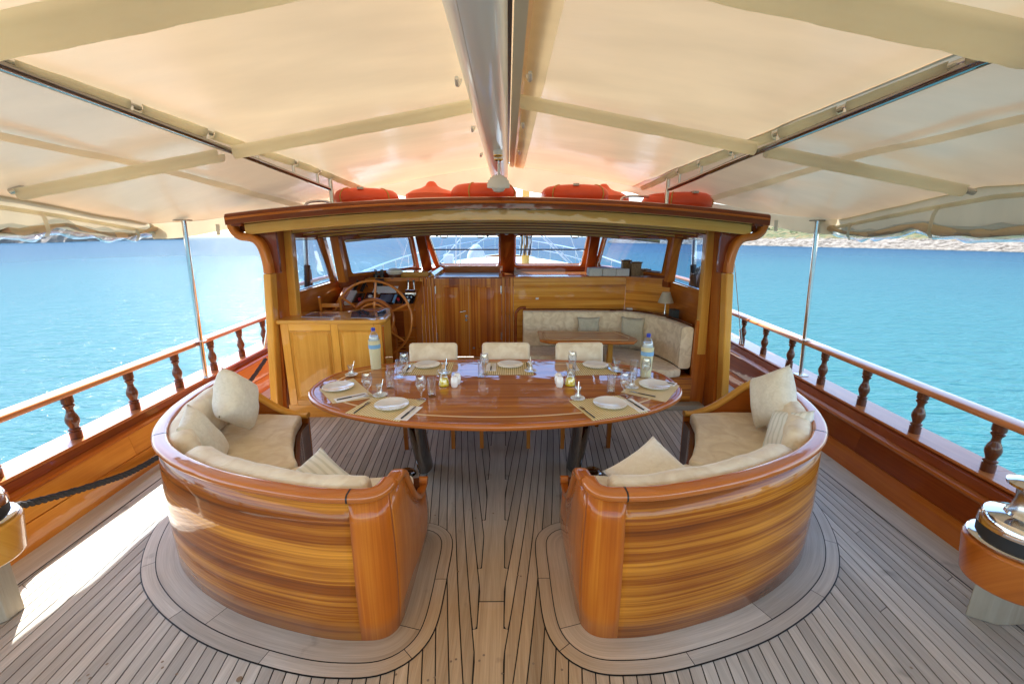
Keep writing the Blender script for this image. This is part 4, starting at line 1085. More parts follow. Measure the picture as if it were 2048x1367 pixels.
# shelf behind the bulkhead top, with sliding hatch coaming
prism("dash_shelf", [(-2.19, 6.031), (2.24, 6.031), (2.16, 6.15), (1.50, 7.25), (-1.3, 7.25), (-2.10, 6.15)], 1.315, 1.330, 'mahog', dh, 'x')
boxes("shelf_lip", [(.175, 1.75, FY - .012, FY + .04, 1.347, 1.362)], 'iroko_red', dh, 'x', bev=.005)
boxes("shelf_lip", [(-1.14, .17, FY - .022, FY + .04, 1.347, 1.362)], 'mahog', dh, 'x', bev=.005)
boxes("hatch_coaming", [(-.93, .01, 7.0, 7.04, 1.331, 1.44), (-.03, .01, 6.06, 7.0, 1.331, 1.40)], 'mahog', dh, 'x')
hexa("hatch_rail", [(-1.0, 6.1, 1.34), (-.95, 6.1, 1.34), (-.95, 7.0, 1.34), (-1.0, 7.0, 1.34), (-.99, 6.1, 1.41), (-.95, 6.1, 1.37), (-.95, 7.0, 1.40), (-.99, 7.0, 1.43)], 'iroko', dh, 'y')
box("hatch_opening", -.93, -.03, 6.1, 6.98, 1.331, 1.336, 'black', dh)
box("chart_tray", .25, 1.0, 6.15, 6.5, 1.331, 1.337, 'steelr', dh)
box("shelf_block", -1.62, -1.05, 6.2, 6.5, 1.331, 1.41, 'iroko', dh, 'x', bev=.006)
# port console front under the dash
box("side_cupboard", -1.30, -1.14, 5.62, FY - .002, .0, 1.04, 'mahog', dh, 'z')
box("side_cupboard", -2.14, -1.302, 5.62, FY - .002, .0, .98, 'mahogd', dh, 'x')
tube("cupboard_latch", [(-1.18, 5.61, .72), (-1.18, 5.59, .72), (-1.12, 5.59, .715)], .007, 'steel', dh, 8)
# small teak grating behind the wheel
for i in range(6):
    box("grating_slat", -1.75, -1.16, 5.60, 5.618, .34 + .045 * i, .362 + .045 * i, 'iroko_red', dh, 'x')
# console with sloping instrument face
con = thing("instrument_console", "sloping instrument console with gauges behind the steering wheel", "console", (-1.65, 5.5, 1.0))
hexa("console_body", [(-2.14, 5.34, .985), (-1.10, 5.34, .985), (-1.10, 5.98, .985), (-2.14, 5.98, .985), (-2.14, 5.36, 1.02), (-1.10, 5.36, 1.02), (-1.10, 5.98, 1.30), (-2.14, 5.98, 1.30)], 'mahog', con, 'x', bev=.01)
def onslope(x, t_): # t 0..1 up the slope
    return Vector((x, 5.36 + .62 * t_, 1.022 + .28 * t_))
SN = Vector((0, -.28, .62)).normalized(); SU = Vector((0, .62, .28)).normalized()
def plate(name, x0, x1, t0, t1, h, m, parent=con):
    a = onslope(x0, t0); b = onslope(x1, t0); c = onslope(x1, t1); d = onslope(x0, t1); e = SN * h; s0 = SN * .0015
    return hexa(name, [a + s0, b + s0, c + s0, d + s0, a + e, b + e, c + e, d + e], m, parent)
def dial(x, t_, r, m='screen', parent=None):
    c = onslope(x, t_) ; o = tube("gauge", [c + SN * .012, c + SN * .026], r, 'steel', parent or con, 16)
    tube("gauge_face", [c + SN * .0255, c + SN * .029], r * .82, m, o, 16); return o
for x0, x1, t0, t1 in ((-1.98, -1.80, .18, .5), (-1.78, -1.64, .2, .52), (-1.60, -1.38, .12, .5), (-1.36, -1.27, .14, .5), (-1.26, -1.12, .14, .5)):
    plate("instrument_panel", x0, x1, t0, t1, .014, 'screen')
plate("chart_paper", -1.72, -1.40, .50, .78, .006, 'napkin'); plate("display", -1.58, -1.42, .18, .44, .018, 'mirror')
plate("blue_panel", -1.40, -1.37, .16, .44, .020, 'label')
dial(-1.71, .36, .035, 'white'); dial(-1.225, .38, .022); dial(-1.175, .38, .022); dial(-1.19, .22, .024, 'china')
for x in (-1.83, -1.33): tube("stop_button", [onslope(x, .25) + SN * .012, onslope(x, .25) + SN * .04], .018, 'redbtn', con, 12)
for x in (-1.86, -1.96): tube("microphone", [onslope(x, .55) + SN * .03, onslope(x, .85) + SN * .04], .022, 'black', con, 10)
plate("white_handset", -2.0, -1.92, .1, .55, .035, 'white')
plate("compass_box", -1.74, -1.62, .80, .98, .05, 'black')

th = thing("throttle_lever", "chrome engine control with two black knobs on the console's right", "engine control", (-1.19, 5.66, 1.13))
tube("control_drum", [(-1.26, 5.66, 1.17), (-1.12, 5.66, 1.17)], .05, 'steel', th, 18)
box("control_foot", -1.235, -1.145, 5.62, 5.72, 1.165 - .09, 1.17, 'steel', th, bev=.01)
for x in (-1.235, -1.145):
    tube("lever", [(x, 5.66, 1.18), (x + (.01 if x < -1.2 else -.01), 5.68, 1.32)], .006, 'steel', th, 8)
    tube("knob", [(x + (.01 if x < -1.2 else -.01), 5.68, 1.315), (x + (.01 if x < -1.2 else -.01), 5.682, 1.345)], .014, 'black', th, 10)

# steering wheel
wh = thing("steering_wheel", "large varnished wooden steering wheel with turned spokes behind the helm desk", "steering wheel", (-1.58, 5.22, .90))
c = Vector((-1.58, 5.22, .90)); R = .475
def wp(a, r, dy=0): return c + Vector((r * math.cos(a), dy + r * math.sin(a) * .12, r * math.sin(a)))
tube("wheel_rim", [wp(2 * PI * i / 48, R) for i in range(48)], .017, 'iroko_red', wh, 10, closed=True)
o = sweep("inner_ring", [wp(2 * PI * i / 40, .24) for i in range(40)], [(0, 0)], 'iroko', wh) if False else tube("inner_ring", [wp(2 * PI * i / 40, .245) for i in range(40)], .026, 'mahog', wh, 8, closed=True)
tube("inner_ring", [wp(2 * PI * i / 40, .195) for i in range(40)], .016, 'iroko_red', wh, 8, closed=True)
tube("hub", [c + Vector((0, -.06, 0)), c + Vector((0, .08, 0))], .055, 'mahog', wh, 18)
for k in range(6):
    a = k * PI / 3 + .42
    tube("spoke", [wp(a, .05), wp(a, .20), wp(a, .26), wp(a, .34), wp(a, .40), wp(a, R)], lambda t_: .012 + .006 * math.sin(t_ * 9) ** 2, 'iroko_red', wh, 8)
# round wooden dial housing behind the wheel
hs = thing("wheel_pedestal", "rounded wooden binnacle box behind the steering wheel", "binnacle", (-1.62, 5.3, 0))
P = [(-1.62 + .30 * math.cos(PI * i / 14), .70 + .30 * math.sin(PI * i / 14)) for i in range(15)] + [(-1.92, .0), (-1.32, .0)]
vprism("pedestal_body", P, 5.22, 5.33, 'y', 'mahog', hs, 'x', bev=.01)

# helm desk (left cabinet)
hd = thing("helm_desk", "panelled varnished helm desk with mirror-like chart inlays on its top", "desk", (-1.75, 4.4, 0))
box("desk_carcass", -2.25, -1.215, 4.325, 4.66, .0, 1.03, 'iroko', hd, 'z')
box("plinth", -2.27, -1.205, 4.31, 4.324, 0, .14, 'iroko', hd, 'x')
prism("desk_side", [(-1.213, 4.33), (-1.198, 4.33), (-1.36, 5.02), (-1.376, 5.02)], .0, 1.0, 'mahog', hd, 'z')
tube("desk_edge_strip", [(-1.362, 5.02, 0), (-1.362, 5.02, 1.0)], .012, 'iroko_red', hd, 8)
for x0, x1 in ((-2.25, -2.17), (-1.735, -1.66), (-1.29, -1.215)):
    box("stile", x0, x1, 4.306, 4.324, .142, 1.03, 'iroko', hd, 'z', bev=.003)
for z0, z1 in ((.142, .20), (.96, 1.03)):
    for x0, x1 in ((-2.168, -1.737), (-1.658, -1.292)): box("rail", x0, x1, 4.306, 4.324, z0, z1, 'iroko', hd, 'x', bev=.003)
for x0, x1 in ((-2.166, -1.739), (-1.656, -1.294)): raised("panel", x0, x1, .202, .958, 4.308, 'iroko', hd, 'z', .045, .014)
for z_ in (0,):
    tp = [(-2.28, 4.28), (-1.32, 4.28), (-1.23, 4.30), (-1.175, 4.36), (-1.19, 4.62), (-1.32, 5.06), (-1.37, 5.10), (-1.58, 5.06), (-1.74, 4.86), (-1.82, 4.80), (-2.28, 4.80)]
    prism("desk_top", tp, 1.032, 1.075, 'iroko', hd, 'x', bev=.012)
prism("chart_inlay", [(-1.56, 4.42), (-1.34, 4.40), (-1.24, 4.50), (-1.26, 4.68), (-1.36, 5.00), (-1.55, 4.99), (-1.67, 4.76)], 1.0755, 1.079, 'mirror', hd, 'x')
prism("chart_inlay", [(-2.10, 4.46), (-1.78, 4.44), (-1.78, 4.68), (-2.10, 4.72)], 1.0755, 1.079, 'mirror', hd, 'x')
# folding chair behind the desk
fc = thing("folding_chair", "slatted wooden folding chair behind the left end of the helm desk", "chair", (-1.98, 5.0, 0))
for x in (-2.14, -1.90): tube("frame_rail", [(x, 5.18, 0), (x + .015, 5.06, .7), (x + .03, 4.96, 1.22)], .015, 'chair', fc, 8)
for i in range(4):
    z = .84 + .085 * i; y = 5.05 - .06 * i / 3
    box("back_slat", -2.12 + .02, -1.90 + .02, y - .008, y + .008, z, z + .045, 'chair', fc, 'x')
for i in range(5): box("seat_slat", -2.14, -1.90, 5.08 + .07 * i, 5.13 + .07 * i, .44, .455, 'chair', fc, 'x')

# things on the dash
bn = thing("binoculars", "black binoculars standing on the dash below the left windscreen", "binoculars", (-1.75, 6.14, 1.33))
for x in (-1.79, -1.70): tube("barrel", [(x, 6.14, 1.333), (x, 6.14, 1.38), (x, 6.14, 1.40), (x, 6.14, 1.45)], lambda t_: .03 if t_ < .5 else .021, 'black', bn, 12)
box("bridge", -1.78, -1.71, 6.12, 6.16, 1.37, 1.40, 'black', bn)
tag(lathe("small_radio", [(.02, 0), (.022, .06), (.014, .07)], 'black', None, (-1.92, 6.12, 1.332), 10), "small black gadget standing left of the binoculars", "gadget")
cp = thing("captain_cap", "cream peaked cap with a badge band on the dash", "cap", (-1.52, 6.14, 1.33))
lathe("cap_band", [(.085, 0), (.088, .05)], 'brown', cp, (-1.52, 6.14, 1.332), 20)
lathe("cap_crown", [(.088, .0), (.115, .03), (.11, .055), (.07, .08), (.001, .088)], 'cream', cp, (-1.52, 6.14, 1.383), 20)
prism("cap_peak", [(-1.60, 6.06), (-1.57, 6.01), (-1.52, 5.995), (-1.47, 6.01), (-1.44, 6.06)], 1.334, 1.342, 'black', cp)
tag(box("folded_paper", -1.99, -1.86, 6.0, 6.1, 1.332, 1.345, 'napkin'), "white folded paper at the dash's left end", "paper")
rk = thing("radio_handset", "black radio handset with coiled cord at the left of the dash", "radio", (-2.05, 5.8, 1.30))
box("handset", -2.1, -1.96, 5.86, 5.93, 1.302, 1.34, 'black', rk, bev=.006)
tube("cord", catmull([(-1.96, 5.88, 1.31), (-1.86, 5.85, 1.28), (-1.82, 5.83, 1.22), (-1.88, 5.8, 1.16), (-2.0, 5.8, 1.16)], 5), .006, 'black', rk, 6)
tag(tube("hanging_tag", [(-.985 - .15, 5.58, 1.06), (-.98 - .17, 5.58, .96)], .018, 'sign', None, 8), "pale tag hanging from the console's right edge", "tag")
# boxes and baskets on the right dash
bx = thing("storage_box", "low white cloth storage box in three sections on the right dash shelf", "box", (1.52, 6.05, 1.36))
for i in range(3): box("section", 1.235 + .19 * i, 1.42 + .19 * i, 6.0, 6.2, 1.364, 1.475 - .004 * i, 'boxwhite', bx, bev=.006)
def basket(cx, cy, w, d, h, z, label, tw=1.15):
    t = thing("wicker_basket", label, "basket", (cx, cy, z), group="wicker baskets on the dash")
    V = boxv(cx - w / 2, cx + w / 2, cy - d / 2, cy + d / 2, z, z + h)
    V = [((x - cx) * (tw if zz > z else 1) + cx, y, zz) for x, y, zz in V]
    hexa("basket_body", V, 'wicker', t, bev=.006)
    a, b = w * tw / 2, d / 2
    tube("basket_rim", [(cx - a, cy - b, z + h), (cx + a, cy - b, z + h), (cx + a, cy + b, z + h), (cx - a, cy + b, z + h)], .011, 'brown', t, 6, closed=True)
basket(1.80, 6.20, .10, .12, .21, 1.362, "tall dark wicker basket standing behind, next to the white box")
basket(1.90, 6.08, .13, .12, .19, 1.362, "tall wicker basket in front, between the dark basket and the low one")
basket(2.04, 6.10, .13, .13, .09, 1.362, "low wicker basket at the right end of the shelf", 1.05)

# ---------------------------------------------------------------- interior corner sofa
sf = thing("corner_sofa", "brown suede corner sofa curving round the cabin's right side", "sofa", (1.3, 5.2, 0))
SP = [(.30, 5.72), (.9, 5.73), (1.35, 5.71), (1.60, 5.66), (1.82, 5.55), (1.98, 5.36), (2.09, 5.10), (2.14, 4.85), (2.15, 4.62)]
SQ = catmull([(x, y, 0) for x, y in SP], 6)
def sofseg(name, a, b, prof, m, g=0): return sweep(name, SQ[a:b + 1], prof, m, sf, auto=1.2)
# travel goes +x then -y: inside of the seat is on the right
def roundprof(x0, x1, z0, z1, r=.035): 
    return [(p[0], p[1]) for p in rrect(x1 - x0, z1 - z0, r, 3, (x0 + x1) / 2, (z0 + z1) / 2)]
sofseg("back_cushion", 0, 17, roundprof(-.02, .11, .44, .93), 'suede2')
sofseg("back_cushion", 17, 34, roundprof(-.02, .11, .44, .935), 'suede2')
sofseg("back_cushion", 34, len(SQ) - 1, roundprof(-.02, .115, .44, .925), 'suede2')
tube("piping", [(p.x + .0, p.y + .0, .945) for p in [Vector((q.x, q.y, 0)) for q in SQ]], .008, 'brown', sf, 6)
tube("arm_frame", catmull([(.20, 5.70, .05), (.20, 5.70, .80), (.22, 5.70, .92), (.27, 5.70, .965), (.34, 5.70, .97)], 4), .02, 'mahogd', sf, 8)
prism("seat_cushion", [(.26, 5.62), (1.28, 5.62), (1.30, 5.13), (.26, 5.13)], .36, .455, 'suede2', sf, bev=.025, seg=3)
prism("seat_cushion", [(1.29, 5.62), (1.55, 5.58), (1.74, 5.47), (1.88, 5.30), (1.98, 5.05), (2.03, 4.80), (2.05, 4.56), (1.88, 4.50), (1.66, 4.56), (1.52, 4.72), (1.42, 4.95), (1.31, 5.13)], .36, .455, 'suede2', sf, bev=.025, seg=3)
prism("sofa_base", [(.24, 5.98), (.24, 5.16), (1.33, 5.16), (1.46, 4.98), (1.58, 4.76), (1.72, 4.62), (1.86, 4.56), (2.18, 4.56), (2.2, 5.98)], .06, .358, 'sapele', sf, 'x')
prism("sofa_top_ledge", [(1.55, 5.97), (1.62, 5.71), (1.88, 5.60), (2.05, 5.40), (2.15, 5.10), (2.22, 5.10), (2.23, 5.62), (1.77, 5.97)], .88, .905, 'mahogd', sf, 'x')
box("drawer_front", 1.80, 2.17, 4.535, 4.556, .10, .34, 'sapele', sf, 'x', bev=.004)
box("plinth_step", 1.50, 2.30, 4.44, 4.70, .005, .06, 'bare', sf, 'x', bev=.006)
pillow("cushion", "flat grey linen cushion on the straight part of the corner sofa", 'linen2', (.30, .25), .06, (1.17, 5.545, .74), (math.radians(80), 0, 0), group="grey linen cushions on the corner sofa")
pillow("cushion", "taller grey linen cushion at the bend of the corner sofa, behind the right water bottle", 'linen2', (.30, .40), .07, (1.70, 5.36, .70), (math.radians(76), 0, math.radians(-22)), group="grey linen cushions on the corner sofa")
# small table before the sofa
st = thing("saloon_table", "small varnished table with clipped corners in front of the corner sofa", "table", (1.0, 5.0, 0))
prism("table_top", [(.47, 5.36), (1.50, 5.32), (1.63, 4.97), (1.63, 4.87), (1.55, 4.74), (.56, 4.78), (.47, 4.88)], .69, .725, 'iroko_red', st, 'x', bev=.012)
tube("inlay", [(.53, 5.30, .7262), (1.44, 5.27, .7262), (1.55, 4.96, .7262), (1.50, 4.82, .7262), (.60, 4.85, .7262), (.54, 4.92, .7262)], .003, 'inlay', st, 4, closed=True)
for x in (.74, 1.34):
    box("leg", x - .03, x + .03, 4.98, 5.05, .04, .688, 'iroko', st, 'z', bev=.005); box("foot", x - .04, x + .04, 4.8, 5.24, .004, .04, 'iroko', st, 'y')
# table lamp, speaker, odds and ends on the ledge
tl = thing("table_lamp", "small lamp with cream shade and silver foot in the cabin's right corner", "lamp", (2.12, 5.40, .905))
lathe("lamp_foot", [(.045, 0), (.044, .006), (.016, .03), (.009, .08), (.008, .18)], 'steelr', tl, (2.12, 5.40, .906), 18)
lathe("lamp_shade", [(.098, 0), (.050, .135)], 'shade', tl, (2.12, 5.40, 1.08), 26, caps=False)
tag(box("speaker", 2.11, 2.20, 5.13, 5.24, .906, 1.03, 'speaker', bev=.004), "dark grey box on the ledge right of the table lamp", "speaker")
hw = thing("phone_gear", "black telephones and cables on the ledge behind the sofa", "cables", (1.95, 5.45, .906))
box("phone", 1.92, 2.00, 5.52, 5.60, .907, .93, 'black', hw, bev=.004); box("phone", 2.13, 2.20, 5.25, 5.31, .907, .935, 'black', hw, bev=.004)
tube("cable", catmull([(1.70, 5.75, .912), (1.78, 5.68, .93), (1.86, 5.66, .912), (1.93, 5.58, .915)], 5), .005, 'black', hw, 6)
tag(box("white_charger", 1.72, 1.80, 5.72, 5.78, .907, .955, 'white', bev=.006), "small white charger beside the lamp", "charger")
sw = thing("bulkhead_switch", "small white switch on the striped bulkhead above the sofa", "switch", (.5, 5.99, 1.05))
box("plate", .49, .53, 5.985, 5.999, 1.04, 1.065, 'white', sw)

# ---------------------------------------------------------------- roof top: lifebuoys, buoys, rails
def buoy_ring(cx, cy, label, R=.25, r=.098, tilt=0):
    t = thing("lifebuoy", label, "lifebuoy", (0, 0, 0), group="orange lifebuoys lying on the cabin roof")
    tube("ring", [(R * math.cos(2 * PI * i / 40), R * math.sin(2 * PI * i / 40), 0) for i in range(40)], r, 'red', t, 16, closed=True)
    for k in range(4):
        a = PI / 4 + k * PI / 2 + .1; q = []
        for i in range(12):
            b = 2 * PI * i / 12; rr = R + (r + .004) * math.cos(b); q.append((rr * math.cos(a), rr * math.sin(a), (r + .004) * math.sin(b)))
        tube("rope_lashing", q, .007, 'yrope', t, 5, closed=True)
    box("reflective_patch", -.03, .03, -R - r * .80, -R - r * .2, r * .80, r * 1.03, 'tape', t)
    t.location = (cx, cy, zroof(cx) - .012 + r + .006); t.rotation_euler = (0, 0, tilt)
    return t
buoy_ring(-1.47, 5.0, "orange lifebuoy at the left end of the roof, beside the left rail leg", tilt=.1)
buoy_ring(-.17, 5.0, "orange lifebuoy in the middle of the roof behind the shell lamp", R=.27, tilt=.3)
buoy_ring(.84, 5.0, "orange lifebuoy right of the boom in front of a red buoy", R=.28, tilt=-.1)
buoy_ring(1.98, 4.98, "orange lifebuoy at the right end of the roof, behind the right rail leg", R=.28, tilt=.2)
for x, y, l_ in ((-.80, 5.3, "faded red pointed buoy on the roof left of the boom"), (1.24, 5.35, "faded red pointed buoy on the roof right of the boom")):
    tag(lathe("pointed_buoy", [(.02, 0), (.24, .02), (.31, .08), (.30, .14), (.22, .185), (.13, .21), (.075, .24), (.05, .275), (.03, .29), (.001, .295)], 'redd', None, (x, y, zroof(x) - .008), 28), l_, "buoy", "red pointed buoys on the roof")
def roofrail(P, label): 
    t = thing("roof_grab_rail", label, "grab rail", P[0], group="steel grab rails on the roof"); tube("rail", catmull(P, 4), .013, 'steel', t, 8); return t
z_ = zroof(1.5) - .012
roofrail([(1.30, 4.75, z_), (1.31, 4.78, z_ + .09), (1.38, 4.82, z_ + .125), (1.55, 4.86, z_ + .13), (1.80, 4.95, z_ + .11), (1.9, 5.0, z_ - .01)], "steel grab rail on the roof between buoy and right lifebuoy")
z_ = zroof(2.0) - .012
roofrail([(-2.05, 4.7, z_), (-2.03, 4.72, z_ + .08), (-1.97, 4.78, z_ + .11), (-1.85, 4.8, z_ + .11), (-1.78, 4.82, z_ + .07), (-1.76, 4.84, z_)], "steel grab rail at the left end of the roof")
for s in (-1, 1):
    tag(box("roof_bracket", s * 2.20 - .05, s * 2.20 + .05, 4.45, 4.53, zroof(2.2) - .014, zroof(2.2) + .012, 'black'), "small black bracket on the roof edge at the %s" % ("left" if s < 0 else "right"), "bracket")

# ---------------------------------------------------------------- foredeck seen through the windscreen
fd = thing("foredeck", "white planked coachroof beyond the windscreen", "coachroof", (0, 9, 0), kind='structure')
P = [(2.45 * math.copysign(abs(math.cos(a)) ** .8, math.cos(a)), 7.5 + 6.6 * math.sin(a)) for a in [PI * i / 40 for i in range(41)]]
prism("coachroof", P, .6, lambda x, y: 1.33 - .035 * x * x - .008 * (y - 7.5), 'deckwhite', fd)
prism("lower_deck", [(-2.9, 7.2), (2.9, 7.2), (2.8, 11), (2.2, 15), (.9, 18.5), (0, 19.6), (-.9, 18.5), (-2.2, 15), (-2.8, 11)], -.2, .55, 'teak', fd, 'y')
prism("bow_bulwark", [(-3.1, 7.2), (-3.0, 11), (-2.4, 15), (-1.0, 18.6), (0, 19.9), (1.0, 18.6), (2.4, 15), (3.0, 11), (3.1, 7.2), (2.95, 7.2), (2.85, 11), (2.25, 15), (.9, 18.4), (0, 19.6), (-.9, 18.4), (-2.25, 15), (-2.85, 11), (-2.95, 7.2)], -1.8, lambda x, y: .6 + .045 * (y - 7.2), 'iroko_red', fd, 'y')
pp = thing("bow_rail", "thin steel guard rail round the bow beyond the windscreen", "guard rail", (0, 14, 1))
bp_ = [(-2.9, 8.5), (-2.75, 11), (-2.3, 14), (-1.3, 17), (0, 19.2), (1.3, 17), (2.3, 14), (2.75, 11), (2.9, 8.5)]
zz = lambda y: 1.18 + .062 * (y - 8.5)
tube("top_rail", catmull([(x, y, zz(y)) for x, y in bp_], 6), .018, 'steelr', pp, 6)
tube("mid_rail", catmull([(x, y, zz(y) - .28) for x, y in bp_], 6), .010, 'steelr', pp, 5)
for x, y, *_ in catmull([(x, y, 0) for x, y in bp_], 3):
    tube("stanchion", [(x, y, zz(y) - .75), (x, y, zz(y))], .014, 'steelr', pp, 6)
RL = ["rope leading up right from the coachroof's left side", "steep rope at the far left of the windscreen", "thick upright rope left of the vent", "thinner upright rope beside the thick one", "rope ladder's outer line right of the mast", "rope ladder's inner line right of the mast", "thin rope near the right edge of the centre windscreen", "long slanting rope crossing the left half of the windscreen"]
for (x0, y0, z0, x1, y1, z1, r), rl in zip(((-1.5, 9.2, 1.2, -.35, 10.5, 2.6, .010), (-2.3, 9, .9, -1.5, 8.8, 2.9, .008), (-1.05, 9.5, 1.25, -1.0, 9.6, 2.6, .02), (-.95, 9.5, 1.25, -.92, 9.6, 2.6, .012), (1.55, 9.0, 1.2, .35, 9.8, 2.4, .016), (1.62, 9.0, 1.2, .42, 9.8, 2.4, .010), (1.9, 10, 1.0, 1.2, 9.6, 2.6, .008), (-1.7, 10.5, 1.1, .2, 12, 2.3, .010)), RL):
    tag(tube("rigging_line", [(x0, y0, z0), (x1, y1, z1)], r, 'wrope', None, 6), rl, "rope", "rigging lines over the foredeck")
mast = thing("mast", "mast wrapped in coiled grey ropes right of the windscreen's centre post", "mast", (.55, 11, 1.0))
tube("spar", [(.55, 11, .8), (.55, 11, 6)], .10, 'iroko', mast, 14)
for i in range(14):
    a = i * .45; tube("rope_coil", [(.55 + .14 * math.cos(a), 10.88 + .05 * math.sin(a), 1.45), (.55 + .15 * math.cos(a + .3), 10.86, 1.75), (.55 + .10 * math.cos(a), 10.88, 2.3)], .016, 'wrope' if i % 2 else 'rope', mast, 5)
cw = thing("windlass", "cloth-covered windlass on the foredeck left of centre", "windlass", (-1.0, 14, 1.0))
lathe("cover", [(.32, 0), (.30, .3), (.20, .5), (.10, .62), (.001, .66)], 'boxwhite', cw, (-.95, 14.5, 1.02), 16)
tag(box("deck_vent", -1.33, -1.12, 9.6, 9.8, 1.25, 1.52, 'boxwhite', bev=.01), "canvas covered vent on the coachroof left of centre", "vent")
tag(box("deck_locker", .65, 1.2, 13.9, 14.4, .9, 1.24, plain("dark green paint", (.02, .05, .04), .5)), "dark green locker far forward on the deck", "locker")
tag(prism("roof_hatch", [(1.62, 7.75), (2.1, 7.7), (2.1, 7.95), (1.62, 8.0)], 1.24, 1.275, 'plastic'), "flat smoked hatch on the coachroof outside the right windscreen", "hatch")
# rigging gear outside the side windows
for s in (-1, 1):
    t = thing("shroud_post", "dark shroud plate and rope coils outside the %s side window" % ("left" if s < 0 else "right"), "rigging", (s * 2.85, 6.2, .5))
    tube("plate", [(s * 2.82, 6.1, .5), (s * 2.74, 6.1, 1.5), (s * 2.66, 6.1, 2.6)], .035, 'steelr', t, 8)
    tube("black_boot", [(s * 2.80, 6.1, .8), (s * 2.73, 6.1, 1.52)], .045, 'black', t, 8)
    for i in range(9 if s > 0 else 4):
        y = 5.75 + .07 * i
        tube("rope_coil", catmull([(s * 2.9, y, 1.62 - .02 * i), (s * 2.97, y + .03, 1.2), (s * 2.9, y + .05, .95), (s * 2.83, y + .03, 1.2), (s * 2.9, y, 1.62 - .02 * i)], 4), .018, 'rope' if i % 3 else 'wrope', t, 6)
    tube("outer_rail", [(s * 2.95, 5.6, 1.22), (s * 2.95, 7.6, 1.25)], .03, 'handrail', t, 8)
    tube("belaying_pin", [(s * 2.95, 6.65, 1.05), (s * 2.95, 6.65, 1.42)], .02, 'brown', t, 8)

# ---------------------------------------------------------------- big table
T = thing("dining_table", "large oval varnished dining table with pale inlaid line, laid for seven", "table", (0, 3.22, 0))
def oval(a, bf, bb, n=96, nb=2.7, sc=1.0):
    P = []
    for i in range(n):
        t_ = 2 * PI * i / n; c_, s_ = math.cos(t_), math.sin(t_)
        if s_ < 0: P.append((a * c_, 3.235 + bf * s_))
        else:
            e = 2 / nb; P.append((a * math.copysign(abs(c_) ** e, c_), 3.235 + bb * abs(s_) ** e))
    return P
prism("table_top", oval(1.445, .748, .705), .712, .7465, 'tabletop', T, 'x')
O = oval(1.445, .748, .705); O3 = [(x, y, .729) for x, y in O]
sweep("edge_moulding", O3, rrect(.05, .044, .018, 4), 'rim', T, closed=True, auto=1.2)
I = oval(1.36, .635, .605)
def flat_ring(name, O1, O2, z, m, parent):
    n = len(O1); V = [(x, y, z) for x, y in O1] + [(x, y, z) for x, y in O2]
    o = new(name, V, [(i, (i + 1) % n, n + (i + 1) % n, n + i) for i in range(n)], m, parent)
    bm = bmesh.new(); bm.from_mesh(o.data)
    for f in bm.faces:
        if f.normal.z < 0: f.normal_flip()
    bm.to_mesh(o.data); bm.free()
flat_ring("inlay", oval(1.330, .639, .606), oval(1.312, .622, .590), .7475, 'inlay', T)
for x in (-.66, .70):
    sg = -1 if x < 0 else 1
    # broad chromed leg, flared to a shoe
    P = [(x, 3.22, .705), (x + sg * -.0, 3.22, .45), (x - sg * .03, 3.22, .2), (x - sg * .06, 3.22, .03)]
    V = []; U = []; k = 16
    for i, p in enumerate(catmull(P, 5)):
        w = .085 - .02 * i / 15; d = .12
        for j in range(k):
            a = 2 * PI * j / k; V.append((p.x + w * .9 * math.cos(a), p.y + d * math.sin(a), p.z)); U.append((p.z, a * .1))
    n = len(V) // k
    F = [(i * k + j, (i + 1) * k + j, (i + 1) * k + (j + 1) % k, i * k + (j + 1) % k) for i in range(n - 1) for j in range(k)]
    lg = new("pedestal", V, F, 'darksteel', T, uvs=U, smooth=True)
    lathe("floor_flange", [(.001, .03), (.05, .03), (.075, .018), (.082, .0062)], 'darksteel', lg, (x - sg * -.09, 3.16, 0), 24)
box("apron", -1.0, 1.0, 3.0, 3.45, .672, .7115, 'mahogd', T, 'x')

# chairs
def make_chair():
    t = thing("dining_chair", "", "chair", (0, 0, 0), group="beige dining chairs behind the table")
    for x in (-.215, .215):
        hexa("leg", [(x - .017, -.215, 0), (x + .017, -.215, 0), (x + .017, -.185, 0), (x - .017, -.185, 0), (x - .02, -.225, .44), (x + .02, -.225, .44), (x + .02, -.185, .44), (x - .02, -.185, .44)], 'chair', t, 'z')
        hexa("leg", [(x - .017, .24, 0), (x + .017, .24, 0), (x + .017, .27, 0), (x - .017, .27, 0), (x - .02, .18, .46), (x + .02, .18, .46), (x + .02, .22, .46), (x - .02, .22, .46)], 'mahog', t, 'z')
        hexa("back_post", [(x - .02, .18, .462), (x + .02, .18, .462), (x + .02, .22, .462), (x - .02, .22, .462), (x - .015, .245, .86), (x + .015, .245, .86), (x + .015, .27, .86), (x - .015, .27, .86)], 'mahog', t, 'z')
    box("seat_frame", -.235, .235, -.22, .215, .40, .438, 'mahog', t)
    rb_ = box("seat_cushion", -.24, .24, -.225, .17, .44, .50, 'suede', t, bev=.025, seg=3)
    hexa("back_cushion", [(-.235, .155, .56), (.235, .155, .56), (.235, .225, .56), (-.235, .225, .56), (-.235, .215, .895), (.235, .215, .895), (.235, .285, .895), (-.235, .285, .895)], 'suede', t, bev=.032)
    return t
ch0 = make_chair()
for i, (x, lab, rz) in enumerate(((-.632, "left chair of three behind the table, beige suede back", .02), (.068, "middle chair of three behind the table, beige suede back", -.02), (.80, "right chair of three behind the table, beige suede back, before the small table", .03))):
    c = ch0 if i == 0 else copytree(ch0)
    c.location = (x, 3.79 if i != 1 else 3.80, 0); c.rotation_euler = (0, 0, rz); c['label'] = lab

